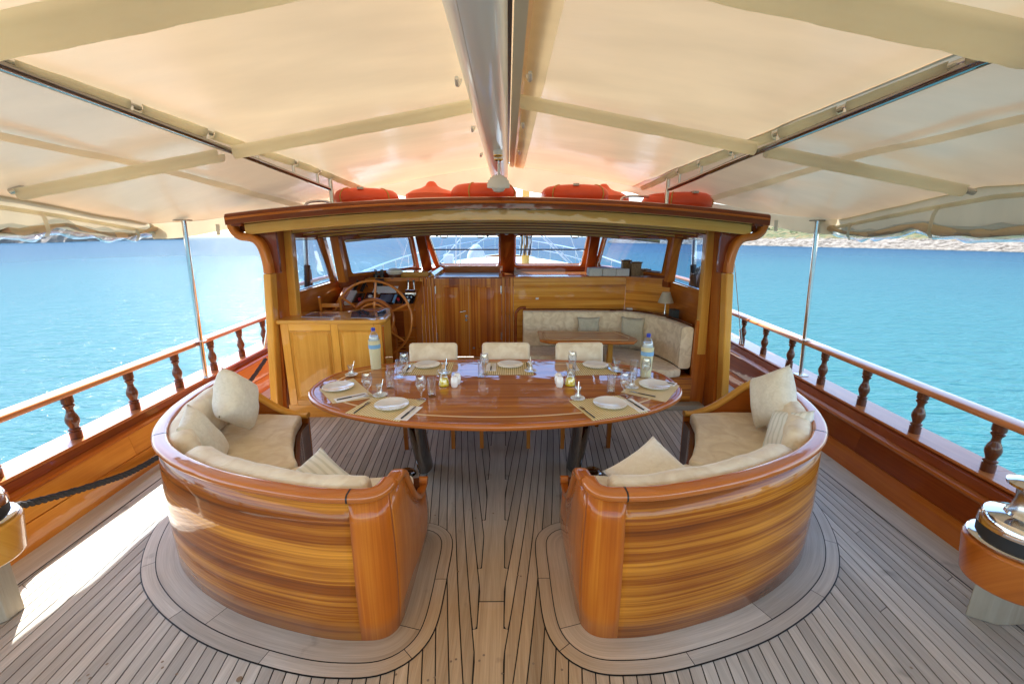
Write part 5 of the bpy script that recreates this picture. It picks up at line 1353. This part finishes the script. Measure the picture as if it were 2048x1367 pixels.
# ---------------------------------------------------------------- curved settees
def settee(s):
    side = "left" if s < 0 else "right"
    t = thing("curved_settee", "curved varnished settee with beige suede cushions on the %s, striped panel towards the camera" % side, "settee", (s * 1.3, 2.4, 0), group="curved settees facing the table")
    mir = lambda P: [Vector((s * p[0], p[1], p[2] if len(p) > 2 else 0)) for p in P]
    B = BP; n = len(B)
    TOPZ = .757
    T_a = offset(B, -.012); T_ = [B[i].lerp(T_a[i], min(1, max(0, (i - 14) / 12))) for i in range(len(B))]
    zt0 = catmull([(0, a, b) for a, b in [(1.66, .765), (1.80, .765), (1.88, .758), (1.95, .72), (2.02, .64), (2.10, .53), (2.18, .45), (2.27, .385), (2.35, .358), (2.44, .355)]], 4)
    def ztf(y):
        for a, b in zip(zt0, zt0[1:]):
            if a.y <= y <= b.y: return a.z + (b.z - a.z) * (y - a.y) / (b.y - a.y) - .02
        return .335
    def wall(name, i0, i1, m, horiz, tf=None):
        V = []; U = []; d = 0; rows = 7
        for i in range(i0, i1 + 1):
            if i > i0: d += (B[i] - B[i - 1]).length
            for j in range(rows):
                q = j / (rows - 1); bul = .012 * math.sin(q * PI)
                p = B[i].lerp(T_[i], q) ; off = offset(B, bul)[i] - B[i]
                V.append((s * (p.x + off.x), p.y + off.y, .004 + ((tf(B[i].y) if tf else TOPZ) - .004) * q)); U.append((d, q * .74) if horiz else (q * .74, d))
        F = [(i * rows + j, (i + 1) * rows + j, (i + 1) * rows + j + 1, i * rows + j + 1) for i in range(i1 - i0) for j in range(rows - 1)]
        if s < 0: F = [f[::-1] for f in F]
        o = new(name, V, F, m, t, uvs=U, smooth=True)
        md = o.modifiers.new("s", 'SOLIDIFY'); md.thickness = .03; md.offset = -1 if s > 0 else -1
        return o
    wall("corner_panel", 18, 30, 'corner', False); wall("end_panel", 0, 18, 'mahog', False, ztf)
    wall("back_panel", 30, 64, 'sapele', True); wall("back_panel", 64, n - 1, 'sapele', True)
    # inner end panel with its S-shaped top
    zt = [p for p in zt0 if p.y >= 1.80]
    # cap moulding
    rimp = [Vector((p.x, p.y, TOPZ + .02)) for p in offset(B, -.028)]
    prof = rrect(.078, .046, .021, 5)
    jo = [15, 30, 63, n - 1]
    for a, b in zip(jo, jo[1:]):
        seg = mir(rimp[a:b + 1])
        if a > 15: seg[0] = seg[0].lerp(seg[1], .12)
        sweep("cap_rail", seg, prof, 'rim', t, auto=1.2)
        if a > 15:
            p, q = mir(rimp[a - 1:a + 2])[0], mir(rimp[a - 1:a + 2])[2]; m_ = mir([rimp[a]])[0]; dv = (q - p).normalized() * .004
            sweep("joint", [m_ - dv, m_ + dv], rrect(.080, .048, .022, 4), 'black', t)
    arm = [Vector((s * .455, p.y, p.z + (.010 if p.z > .7 else 0))) for p in zt]
    arm = [Vector((s * (.458), 1.80, .776))] + arm[1:]
    sweep("arm_rail", [Vector((s * .462, 1.79, .777))] + arm[1:], rrect(.074, .046, .020, 5), 'mahog', t, tilt=True, auto=1.2, scale=lambda u: 1 - .3 * u)
    tube("arm_scroll", [(s * .425, 2.435, .388), (s * .478, 2.435, .388)], .027, 'rim', t, 18)
    # far arm
    far = catmull([(s * 2.23, 3.27, .772), (s * 2.14, 3.28, .76), (s * 2.03, 3.285, .70), (s * 1.90, 3.285, .60), (s * 1.78, 3.285, .52), (s * 1.64, 3.285, .47), (s * 1.56, 3.285, .47)], 4)
    sweep("arm_rail", far, rrect(.065, .04, .016, 3), 'iroko', t, tilt=True, auto=1.2)
    vprism("end_panel", [(s * 1.57, .004)] + [(p.x, p.z - .02) for p in far[::-1]] + [(s * 2.26, .004)], 3.27, 3.30, 'y', 'mahog', t, 'x')
    # seat box and cushions
    seatfront = [(.47, 2.40), (.90, 2.36), (1.17, 2.43), (1.30, 2.56), (1.42, 2.80), (1.53, 3.05), (1.56, 3.24)]
    fr = catmull([(x, y, 0) for x, y in seatfront], 5)
    sweep("seat_front", [(s * p.x, p.y, .21) for p in fr], [(-.015, -.205), (.015, -.205), (.015, .21), (-.015, .21)], 'brown', t, auto=.6)
    inner = offset(B, -.05)
    idx = lambda x, y: min(range(n), key=lambda i: (inner[i].x - x) ** 2 + (inner[i].y - y) ** 2)
    a = idx(.50, 2.2); b = idx(1.62, 2.08); c_ = idx(2.19, 3.24)
    pa = [(s * p.x, p.y) for p in inner[8:b + 1]] + [(s * 1.24, 2.48), (s * 1.05, 2.36), (s * .75, 2.33), (s * .49, 2.36)]
    prism("seat_cushion", pa, .40, .485, 'suede', t, bev=.03, seg=4)
    pb = [(s * p.x, p.y) for p in inner[b + 1:c_ + 1]] + [(s * 1.86, 3.25), (s * 1.58, 3.22), (s * 1.53, 3.0), (s * 1.43, 2.76), (s * 1.32, 2.56), (s * 1.255, 2.47)]
    prism("seat_cushion", pb, .41, .505, 'suede', t, bev=.035, seg=4)
    # back cushions: plump rolls inside the cap
    cp_ = [(-.085, -.14), (-.092, 0), (-.082, .085), (-.045, .128), (.01, .138), (.055, .118), (.075, .05), (.078, -.05), (.07, -.14)]
    cp2 = [(u if s < 0 else -u, w) for u, w in cp_]
    k1 = idx(.62, 1.72); k2 = idx(1.72, 2.16)
    def roll(i0, i1, tz):
        P = [Vector((s * p.x, p.y, tz)) for p in offset(B, -.128)[i0:i1 + 1]]
        L = len(P)
        def sc(u): 
            e = min(u, 1 - u) * L / 3.0
            return .55 + .45 * min(1, e) ** .5
        o = sweep("back_cushion", P, cp2, 'suede', t, auto=2.5, scale=sc)
        for v in o.data.vertices: v.co += v.normal * (.010 * mnoise.noise(v.co * 6) + .004 * mnoise.noise(v.co * 16))
        return o
    roll(26, k2 - 1, .665); roll(k2 + 1, n - 4, .675)
    return t
settee(-1); settee(1)
# loose cushions
R_ = math.radians
G_ = "loose cushions on the settees"
pillow("cushion", "tall plump beige cushion standing against the far end of the left settee", 'linen', (.37, .37), .20, (-1.84, 2.86, .775), None, group=G_, nrm=(.97, .12, .20), roll=-40)
pillow("cushion", "long beige cushion leaning in the bend of the left settee", 'linen', (.25, .42), .13, (-1.82, 2.47, .665), None, group=G_, nrm=(.90, .26, .34), roll=16)
pillow("cushion", "white striped cushion lying pointed up on the near seat of the left settee", 'striped', (.34, .34), .12, (-.95, 2.06, .585), None, group=G_, nrm=(.15, -.55, .80), roll=42)
pillow("cushion", "tall beige cushion standing on the far end of the right settee", 'linen', (.37, .40), .18, (2.00, 2.86, .775), None, group=G_, nrm=(-.97, -.08, .22), roll=34)
pillow("cushion", "white striped cushion tucked in the bend of the right settee", 'striped', (.32, .36), .12, (1.89, 2.50, .655), None, group=G_, nrm=(-.88, .0, .42), roll=24)
pillow("cushion", "cream cushion with its corner pointing up on the near seat of the right settee", 'cream', (.40, .40), .15, (.90, 2.10, .60), None, group=G_, nrm=(-.10, -.45, .80), roll=43)

# ---------------------------------------------------------------- table laying
ZT = .7482
def quad_thing(name, c4, z, th_, m, label, cat, group, flip=False):
    V = [(x, y, z) for x, y in c4] + [(x, y, z + th_) for x, y in c4]
    a = Vector(c4[0]); e1 = (Vector(c4[1]) - a); e2 = (Vector(c4[3]) - a); U = []
    for x, y in list(c4) * 2:
        d = Vector((x, y)) - a; u = d.dot(e1.normalized()); v = d.dot(e2.normalized()); U.append((v, u) if flip else (u, v))
    o = new(name, V, BF, m, uvs=U)
    bm = bmesh.new(); bm.from_mesh(o.data); bmesh.ops.recalc_face_normals(bm, faces=bm.faces); bm.to_mesh(o.data); bm.free()
    return tag(o, label, cat, group)
def plate_(x, y, r, label):
    o = lathe("plate", [(.001, .002), (r * .55, .002), (r * .62, .005), (r * .80, .012), (r, .018), (r, .021), (r * .80, .016), (r * .60, .009), (.001, .006)], 'china', None, (0, 0, 0), 36, caps=False)
    o.location = (x, y, ZT + .004); return tag(o, label, "plate", "white plates")
def orient(o, x, y, z, rz): o.location = (x, y, z); o.rotation_euler = (0, 0, rz); return o
def knife(x, y, rz, label, mm='steel'):
    t = thing("knife", label, "knife", (0, 0, 0), group="table knives")
    prism("handle", [(-.005, -.105), (.005, -.105), (.006, 0), (-.006, 0)], .0, .006, 'blackr', t, 'y', bev=.001)
    prism("blade", [(-.006, .0005), (.006, .0005), (.009, .06), (.004, .105), (-.006, .10)], .001, .004, mm, t, 'y')
    return orient(t, x, y, ZT + .0075, rz)
def fork(x, y, rz, label):
    t = thing("fork", label, "fork", (0, 0, 0), group="table forks")
    prism("handle", [(-.005, -.10), (.005, -.10), (.003, .03), (-.003, .03)], .0, .005, 'blackr', t, 'y', bev=.001)
    prism("fork_head", [(-.003, .0305), (.003, .0305), (.011, .055), (.011, .065), (-.011, .065), (-.011, .055)], .001, .004, 'steel', t, 'y')
    for i in range(4): box("tine", -.0105 + .0062 * i, -.0078 + .0062 * i, .0652, .098, .001, .004, 'steel', t)
    return orient(t, x, y, ZT + .0045, rz)
def wine(x, y, label):
    o = lathe("wine_glass", [(.034, .0), (.033, .003), (.006, .008), (.005, .05), (.012, .062), (.030, .085), (.038, .115), (.037, .15), (.031, .18), (.029, .18), (.035, .15), (.036, .115), (.028, .088), (.001, .07)], 'glass', None, (0, 0, 0), 22, caps=False)
    o.location = (x, y, ZT + .004); return tag(o, label, "wine glass", "stemmed wine glasses")
def tumbler(x, y, label):
    o = lathe("tumbler", [(.001, .0), (.028, .0), (.030, .004), (.031, .145), (.029, .145), (.027, .022), (.001, .018)], 'glass', None, (0, 0, 0), 22, caps=False)
    o.location = (x, y, ZT + .001); return tag(o, label, "tumbler", "straight water tumblers")
def tea(x, y, label, rz=0):
    t = thing("tea_glass", label, "tea glass", (0, 0, 0), group="tea glasses on saucers")
    lathe("saucer", [(.001, .003), (.03, .003), (.052, .011), (.053, .014), (.03, .007), (.001, .007)], 'china', t, (0, 0, 0), 24, caps=False)
    lathe("glass", [(.001, .008), (.022, .008), (.025, .02), (.023, .035), (.018, .05), (.021, .072), (.029, .092), (.027, .092), (.019, .072), (.016, .05), (.021, .035), (.001, .016)], 'glass', t, (0, 0, 0), 20, caps=False)
    tube("teaspoon", [(.004, 0, .02), (.02, .008, .08), (.032, .012, .125)], .0028, 'steel', t, 6)
    return orient(t, x, y, ZT + .002, rz)
PL = [  # name of the place, mat corners, plate, mat kind, knife(napkin) centre and direction, fork, wine, tumbler, tea
 ("left end of the table", [(-1.378, 3.139), (-1.157, 2.847), (-.885, 2.960), (-1.205, 3.40)], (-1.235, 3.155), 'mat2', (-1.06, 2.955, -.95), (-1.32, 3.25, -.72), (-.948, 2.985), (-.83, 3.16), (-1.245, 3.47)),
 ("near left corner of the table", [(-1.006, 2.676), (-.604, 2.535), (-.506, 2.90), (-.895, 2.992)], (-.722, 2.79), 'mat', (-.575, 2.665, -.25), (-.92, 2.76, -.22), (-.535, 2.90), (-.475, 2.985), (-.86, 2.985)),
 ("left of the far side", [(-.835, 3.49), (-.394, 3.49), (-.421, 3.853), (-.828, 3.853)], (-.648, 3.735), 'mat', (-.80, 3.68, .0), (-.47, 3.70, 3.14), (-.80, 3.52), (-.825, 3.44), (-.455, 3.52)),
 ("middle of the far side", [(-.127, 3.487), (.316, 3.482), (.312, 3.845), (-.10, 3.85)], (.112, 3.735), 'mat', (-.06, 3.70, .0), (.27, 3.72, 3.14), (-.11, 3.50), (-.13, 3.42), (.290, 3.56)),
 ("right of the far side", [(.600, 3.46), (1.035, 3.485), (1.051, 3.825), (.645, 3.825)], (.893, 3.71), 'mat', (.68, 3.70, .0), (1.0, 3.70, 3.14), (.655, 3.56), (.64, 3.46), (1.045, 3.56)),
 ("right end of the table", [(1.461, 3.189), (1.225, 2.845), (.955, 3.05), (1.185, 3.385)], (1.248, 3.17), 'mat2', (1.34, 3.27, .95), (1.10, 3.0, .95), (1.235, 3.35), (1.15, 3.40), (1.06, 3.14)),
 ("near right corner of the table", [(1.042, 2.671), (.636, 2.535), (.534, 2.875), (.925, 2.985)], (.810, 2.795), 'mat', (.985, 2.79, .30), (.625, 2.665, .33), (.955, 2.965), (.872, 3.035), (.600, 2.905)),
]
for (nm, c4, pl, mt, kn, fk, wg, tb, tg) in PL:
    quad_thing("placemat", c4, ZT, .003, mt, "bamboo placemat at the " + nm, "placemat", "bamboo placemats", flip=(nm.endswith("far side") or 'near' in nm))
    plate_(pl[0], pl[1], .118, "white plate with ribbed rim at the " + nm)
    d = Vector((math.cos(kn[2]), math.sin(kn[2]))); u = Vector((-d.y, d.x)); c0 = Vector(kn[:2])
    q = [c0 - d * .045 - u * .115, c0 + d * .045 - u * .115, c0 + d * .045 + u * .115, c0 - d * .045 + u * .115]
    quad_thing("napkin", [tuple(p) for p in q], ZT + .0035, .003, 'napkin', "folded white paper napkin at the " + nm, "napkin", "folded white napkins")
    knife(kn[0], kn[1], kn[2], "table knife on the napkin at the " + nm)
    fork(fk[0], fk[1], fk[2], "fork at the " + nm)
    wine(wg[0], wg[1], "stemmed glass at the " + nm); tumbler(tb[0], tb[1], "straight tumbler at the " + nm)
    tea(tg[0], tg[1], "waisted tea glass with spoon on a saucer at the " + nm, random.uniform(0, 2))
for x, l_ in ((-.418, "left"), (.590, "right")):
    t = thing("oil_bottle", "glass cruet of yellow olive oil with cork, %s of the two on the table" % l_, "oil bottle", (0, 0, 0), group="oil cruets")
    lathe("oil", [(.001, .003), (.040, .003), (.042, .015), (.036, .05), (.030, .066), (.001, .068)], 'oil', t, (0, 0, 0), 22, caps=False)
    lathe("bottle", [(.001, .0), (.044, .0), (.046, .015), (.040, .05), (.025, .09), (.015, .115), (.015, .145), (.019, .15)], 'glass', t, (0, 0, 0), 22, caps=False)
    lathe("stopper", [(.013, .14), (.014, .172)], 'cork', t, (0, 0, 0), 12)
    tube("handle", [(-.02, 0, .13), (-.045, 0, .125), (-.055, 0, .10), (-.035, 0, .07)], .004, 'glass', t, 6)
    t.location = (x, 3.22, ZT)
for x, y, l_ in ((-.330, 3.185, "left pair, in front"), (-.318, 3.26, "left pair, behind"), (.500, 3.175, "right pair, in front"), (.497, 3.25, "right pair, behind")):
    o = lathe("shaker", [(.022, .0), (.027, .01), (.031, .04), (.030, .058), (.029, .06), (.028, .075), (.018, .09), (.001, .094)], 'china', None, (0, 0, 0), 20)
    o.location = (x, y, ZT); tag(o, "white china salt or pepper shaker, " + l_, "shaker", "white shakers")
for x, y, l_ in ((-1.10, 3.69, "left water bottle in a straw sleeve, by the helm desk"), (1.262, 3.43, "right water bottle in a straw sleeve, by the sofa")):
    t = thing("water_bottle", l_, "bottle", (0, 0, 0), group="water bottles in straw sleeves")
    lathe("straw_sleeve", [(.044, 0), (.047, .12), (.052, .262), (.049, .262), (.046, .12)], 'straw', t, (0, 0, 0), 26, caps=False)
    lathe("label_band", [(.0525, .19), (.0535, .225)], 'label', t, (0, 0, 0), 26, caps=False)
    lathe("bottle", [(.001, .004), (.042, .004), (.043, .25), (.044, .275), (.040, .30), (.026, .325), (.015, .34), (.014, .352)], 'petw', t, (0, 0, 0), 22, caps=False)
    lathe("water", [(.001, .006), (.041, .006), (.042, .27), (.038, .298), (.001, .299)], 'white', t, (0, 0, 0), 20, caps=False)
    lathe("bottle_cap", [(.017, .345), (.018, .368), (.014, .374)], 'cap', t, (0, 0, 0), 16)
    t.location = (x, y, ZT); t.rotation_euler = (0, 0, .3)

# ---------------------------------------------------------------- winches and rope
def winch(s):
    side = "left" if s < 0 else "right"
    x, y = (-2.42, 1.74) if s < 0 else (2.31, 1.56)
    t = thing("winch_stand", "varnished winch block on a bare timber post at the %s edge of the deck" % side, "winch stand", (x, y, 0), group="winch stands beside the bulwarks")
    q = s * .5 * (abs(2.46 + 2.76)); y0, y1 = 1.72, 1.98
    PP = [(2.45, 1.77), (2.55, 1.71), (2.85, 1.71), (2.85, 1.93), (2.70, 1.93)] if s > 0 else [(-2.46, 1.79), (-2.46, 1.87), (-2.60, 1.93), (-2.85, 1.93), (-2.85, 1.75), (-2.50, 1.75)]
    prism("post", PP, .002, .41, 'bare', t, 'z', bev=.006)
    if False: hexa("post", [(s * 2.46, y0, 0), (s * 2.78, y0, 0), (s * 2.78, y1, 0), (s * 2.46, y1, 0), (s * 2.50, y0 + .02, .42), (s * 2.76, y0 + .02, .42), (s * 2.76, y1 - .02, .42), (s * 2.50, y1 - .02, .42)], 'bare', t, 'z', bev=.04)
    P = [(x + s * .62, y - .16)] + [(x - s * .175 * math.cos(PI * (i / 14 - .5)), y + .175 * math.sin(PI * (i / 14 - .5))) for i in range(15)] + [(x + s * .62, y + .16)]
    n = len(P)
    V = [((a - x) * .86 + x if abs(a - x) < .3 else a, (b - y) * .86 + y, .40) for a, b in P] + [(a, b, .60) for a, b in P]
    F = [tuple(range(n)), tuple(range(2 * n - 1, n - 1, -1))] + [(i, n + i, n + (i + 1) % n, (i + 1) % n) for i in range(n)]
    o = new("block", V, F, 'mahog' if s > 0 else 'iroko', t, 'x', bev=.018)
    bm = bmesh.new(); bm.from_mesh(o.data); bmesh.ops.recalc_face_normals(bm, faces=bm.faces); bm.to_mesh(o.data); bm.free()
    w = thing("winch", "polished chrome sheet winch with black ring on the %s block" % side, "winch", (x, y, .60), group="chrome winches")
    lathe("base_ring", [(.158, 0), (.162, .012), (.150, .02)], 'steel', w, (x, y, .602), 40)
    lathe("black_ring", [(.136, 0), (.138, .05), (.132, .055)], 'blackr', w, (x, y, .621), 40)
    lathe("skirt", [(.142, 0), (.140, .035), (.128, .055), (.09, .066), (.072, .07), (.066, .085)], 'steel', w, (x, y, .674), 40)
    lathe("drum", [(.068, 0), (.056, .02), (.050, .06), (.054, .10), (.066, .115)], 'steelr', w, (x, y, .757), 30)
    lathe("drum_top", [(.068, 0), (.088, .006), (.090, .018), (.066, .028), (.036, .034), (.032, .048), (.001, .05)], 'steel', w, (x, y, .872), 30)
winch(-1); winch(1)
def twisted(name, P, R_s, m, label, cat, turns=9.0):
    Q = catmull(P, 14); L = len(Q); V = []; F = []; k = 7
    for st_ in range(3):
        u = None; s_ = 0; base = len(V)
        pts = []
        for i, p in enumerate(Q):
            a = Q[max(0, i - 1)]; b = Q[min(L - 1, i + 1)]; t_ = (b - a).normalized()
            if u is None: u = t_.cross(Vector((0, 0, 1))).normalized()
            u = (u - t_ * u.dot(t_)).normalized(); w = t_.cross(u)
            if i: s_ += (p - Q[i - 1]).length
            ph = s_ * turns * 2 * PI / 1.0 + st_ * 2 * PI / 3
            pts.append(p + (u * math.cos(ph) + w * math.sin(ph)) * R_s * .55)
        uu = None
        for i, p in enumerate(pts):
            a = pts[max(0, i - 1)]; b = pts[min(L - 1, i + 1)]; t_ = (b - a).normalized()
            if uu is None: uu = t_.orthogonal().normalized()
            uu = (uu - t_ * uu.dot(t_)).normalized(); w = t_.cross(uu)
            for j in range(k):
                q = 2 * PI * j / k; V.append(p + (uu * math.cos(q) + w * math.sin(q)) * R_s * .62)
        for i in range(L - 1):
            for j in range(k): F.append((base + i * k + j, base + i * k + (j + 1) % k, base + (i + 1) * k + (j + 1) % k, base + (i + 1) * k + j))
    return tag(new(name, V, F, m, smooth=True), label, cat)
twisted("mooring_rope", [(-2.42, 1.74, .80), (-2.60, 1.92, .62), (-2.80, 2.19, .385), (-2.84, 2.49, .262), (-2.85, 2.83, .16), (-2.86, 3.07, .11), (-2.87, 3.5, .09), (-2.88, 4.0, .12), (-2.89, 4.4, .20), (-2.90, 4.75, .29), (-2.91, 5.1, .43)], .022, 'rope', "thick black twisted rope sagging from the left winch along the bulwark", "rope", 9)
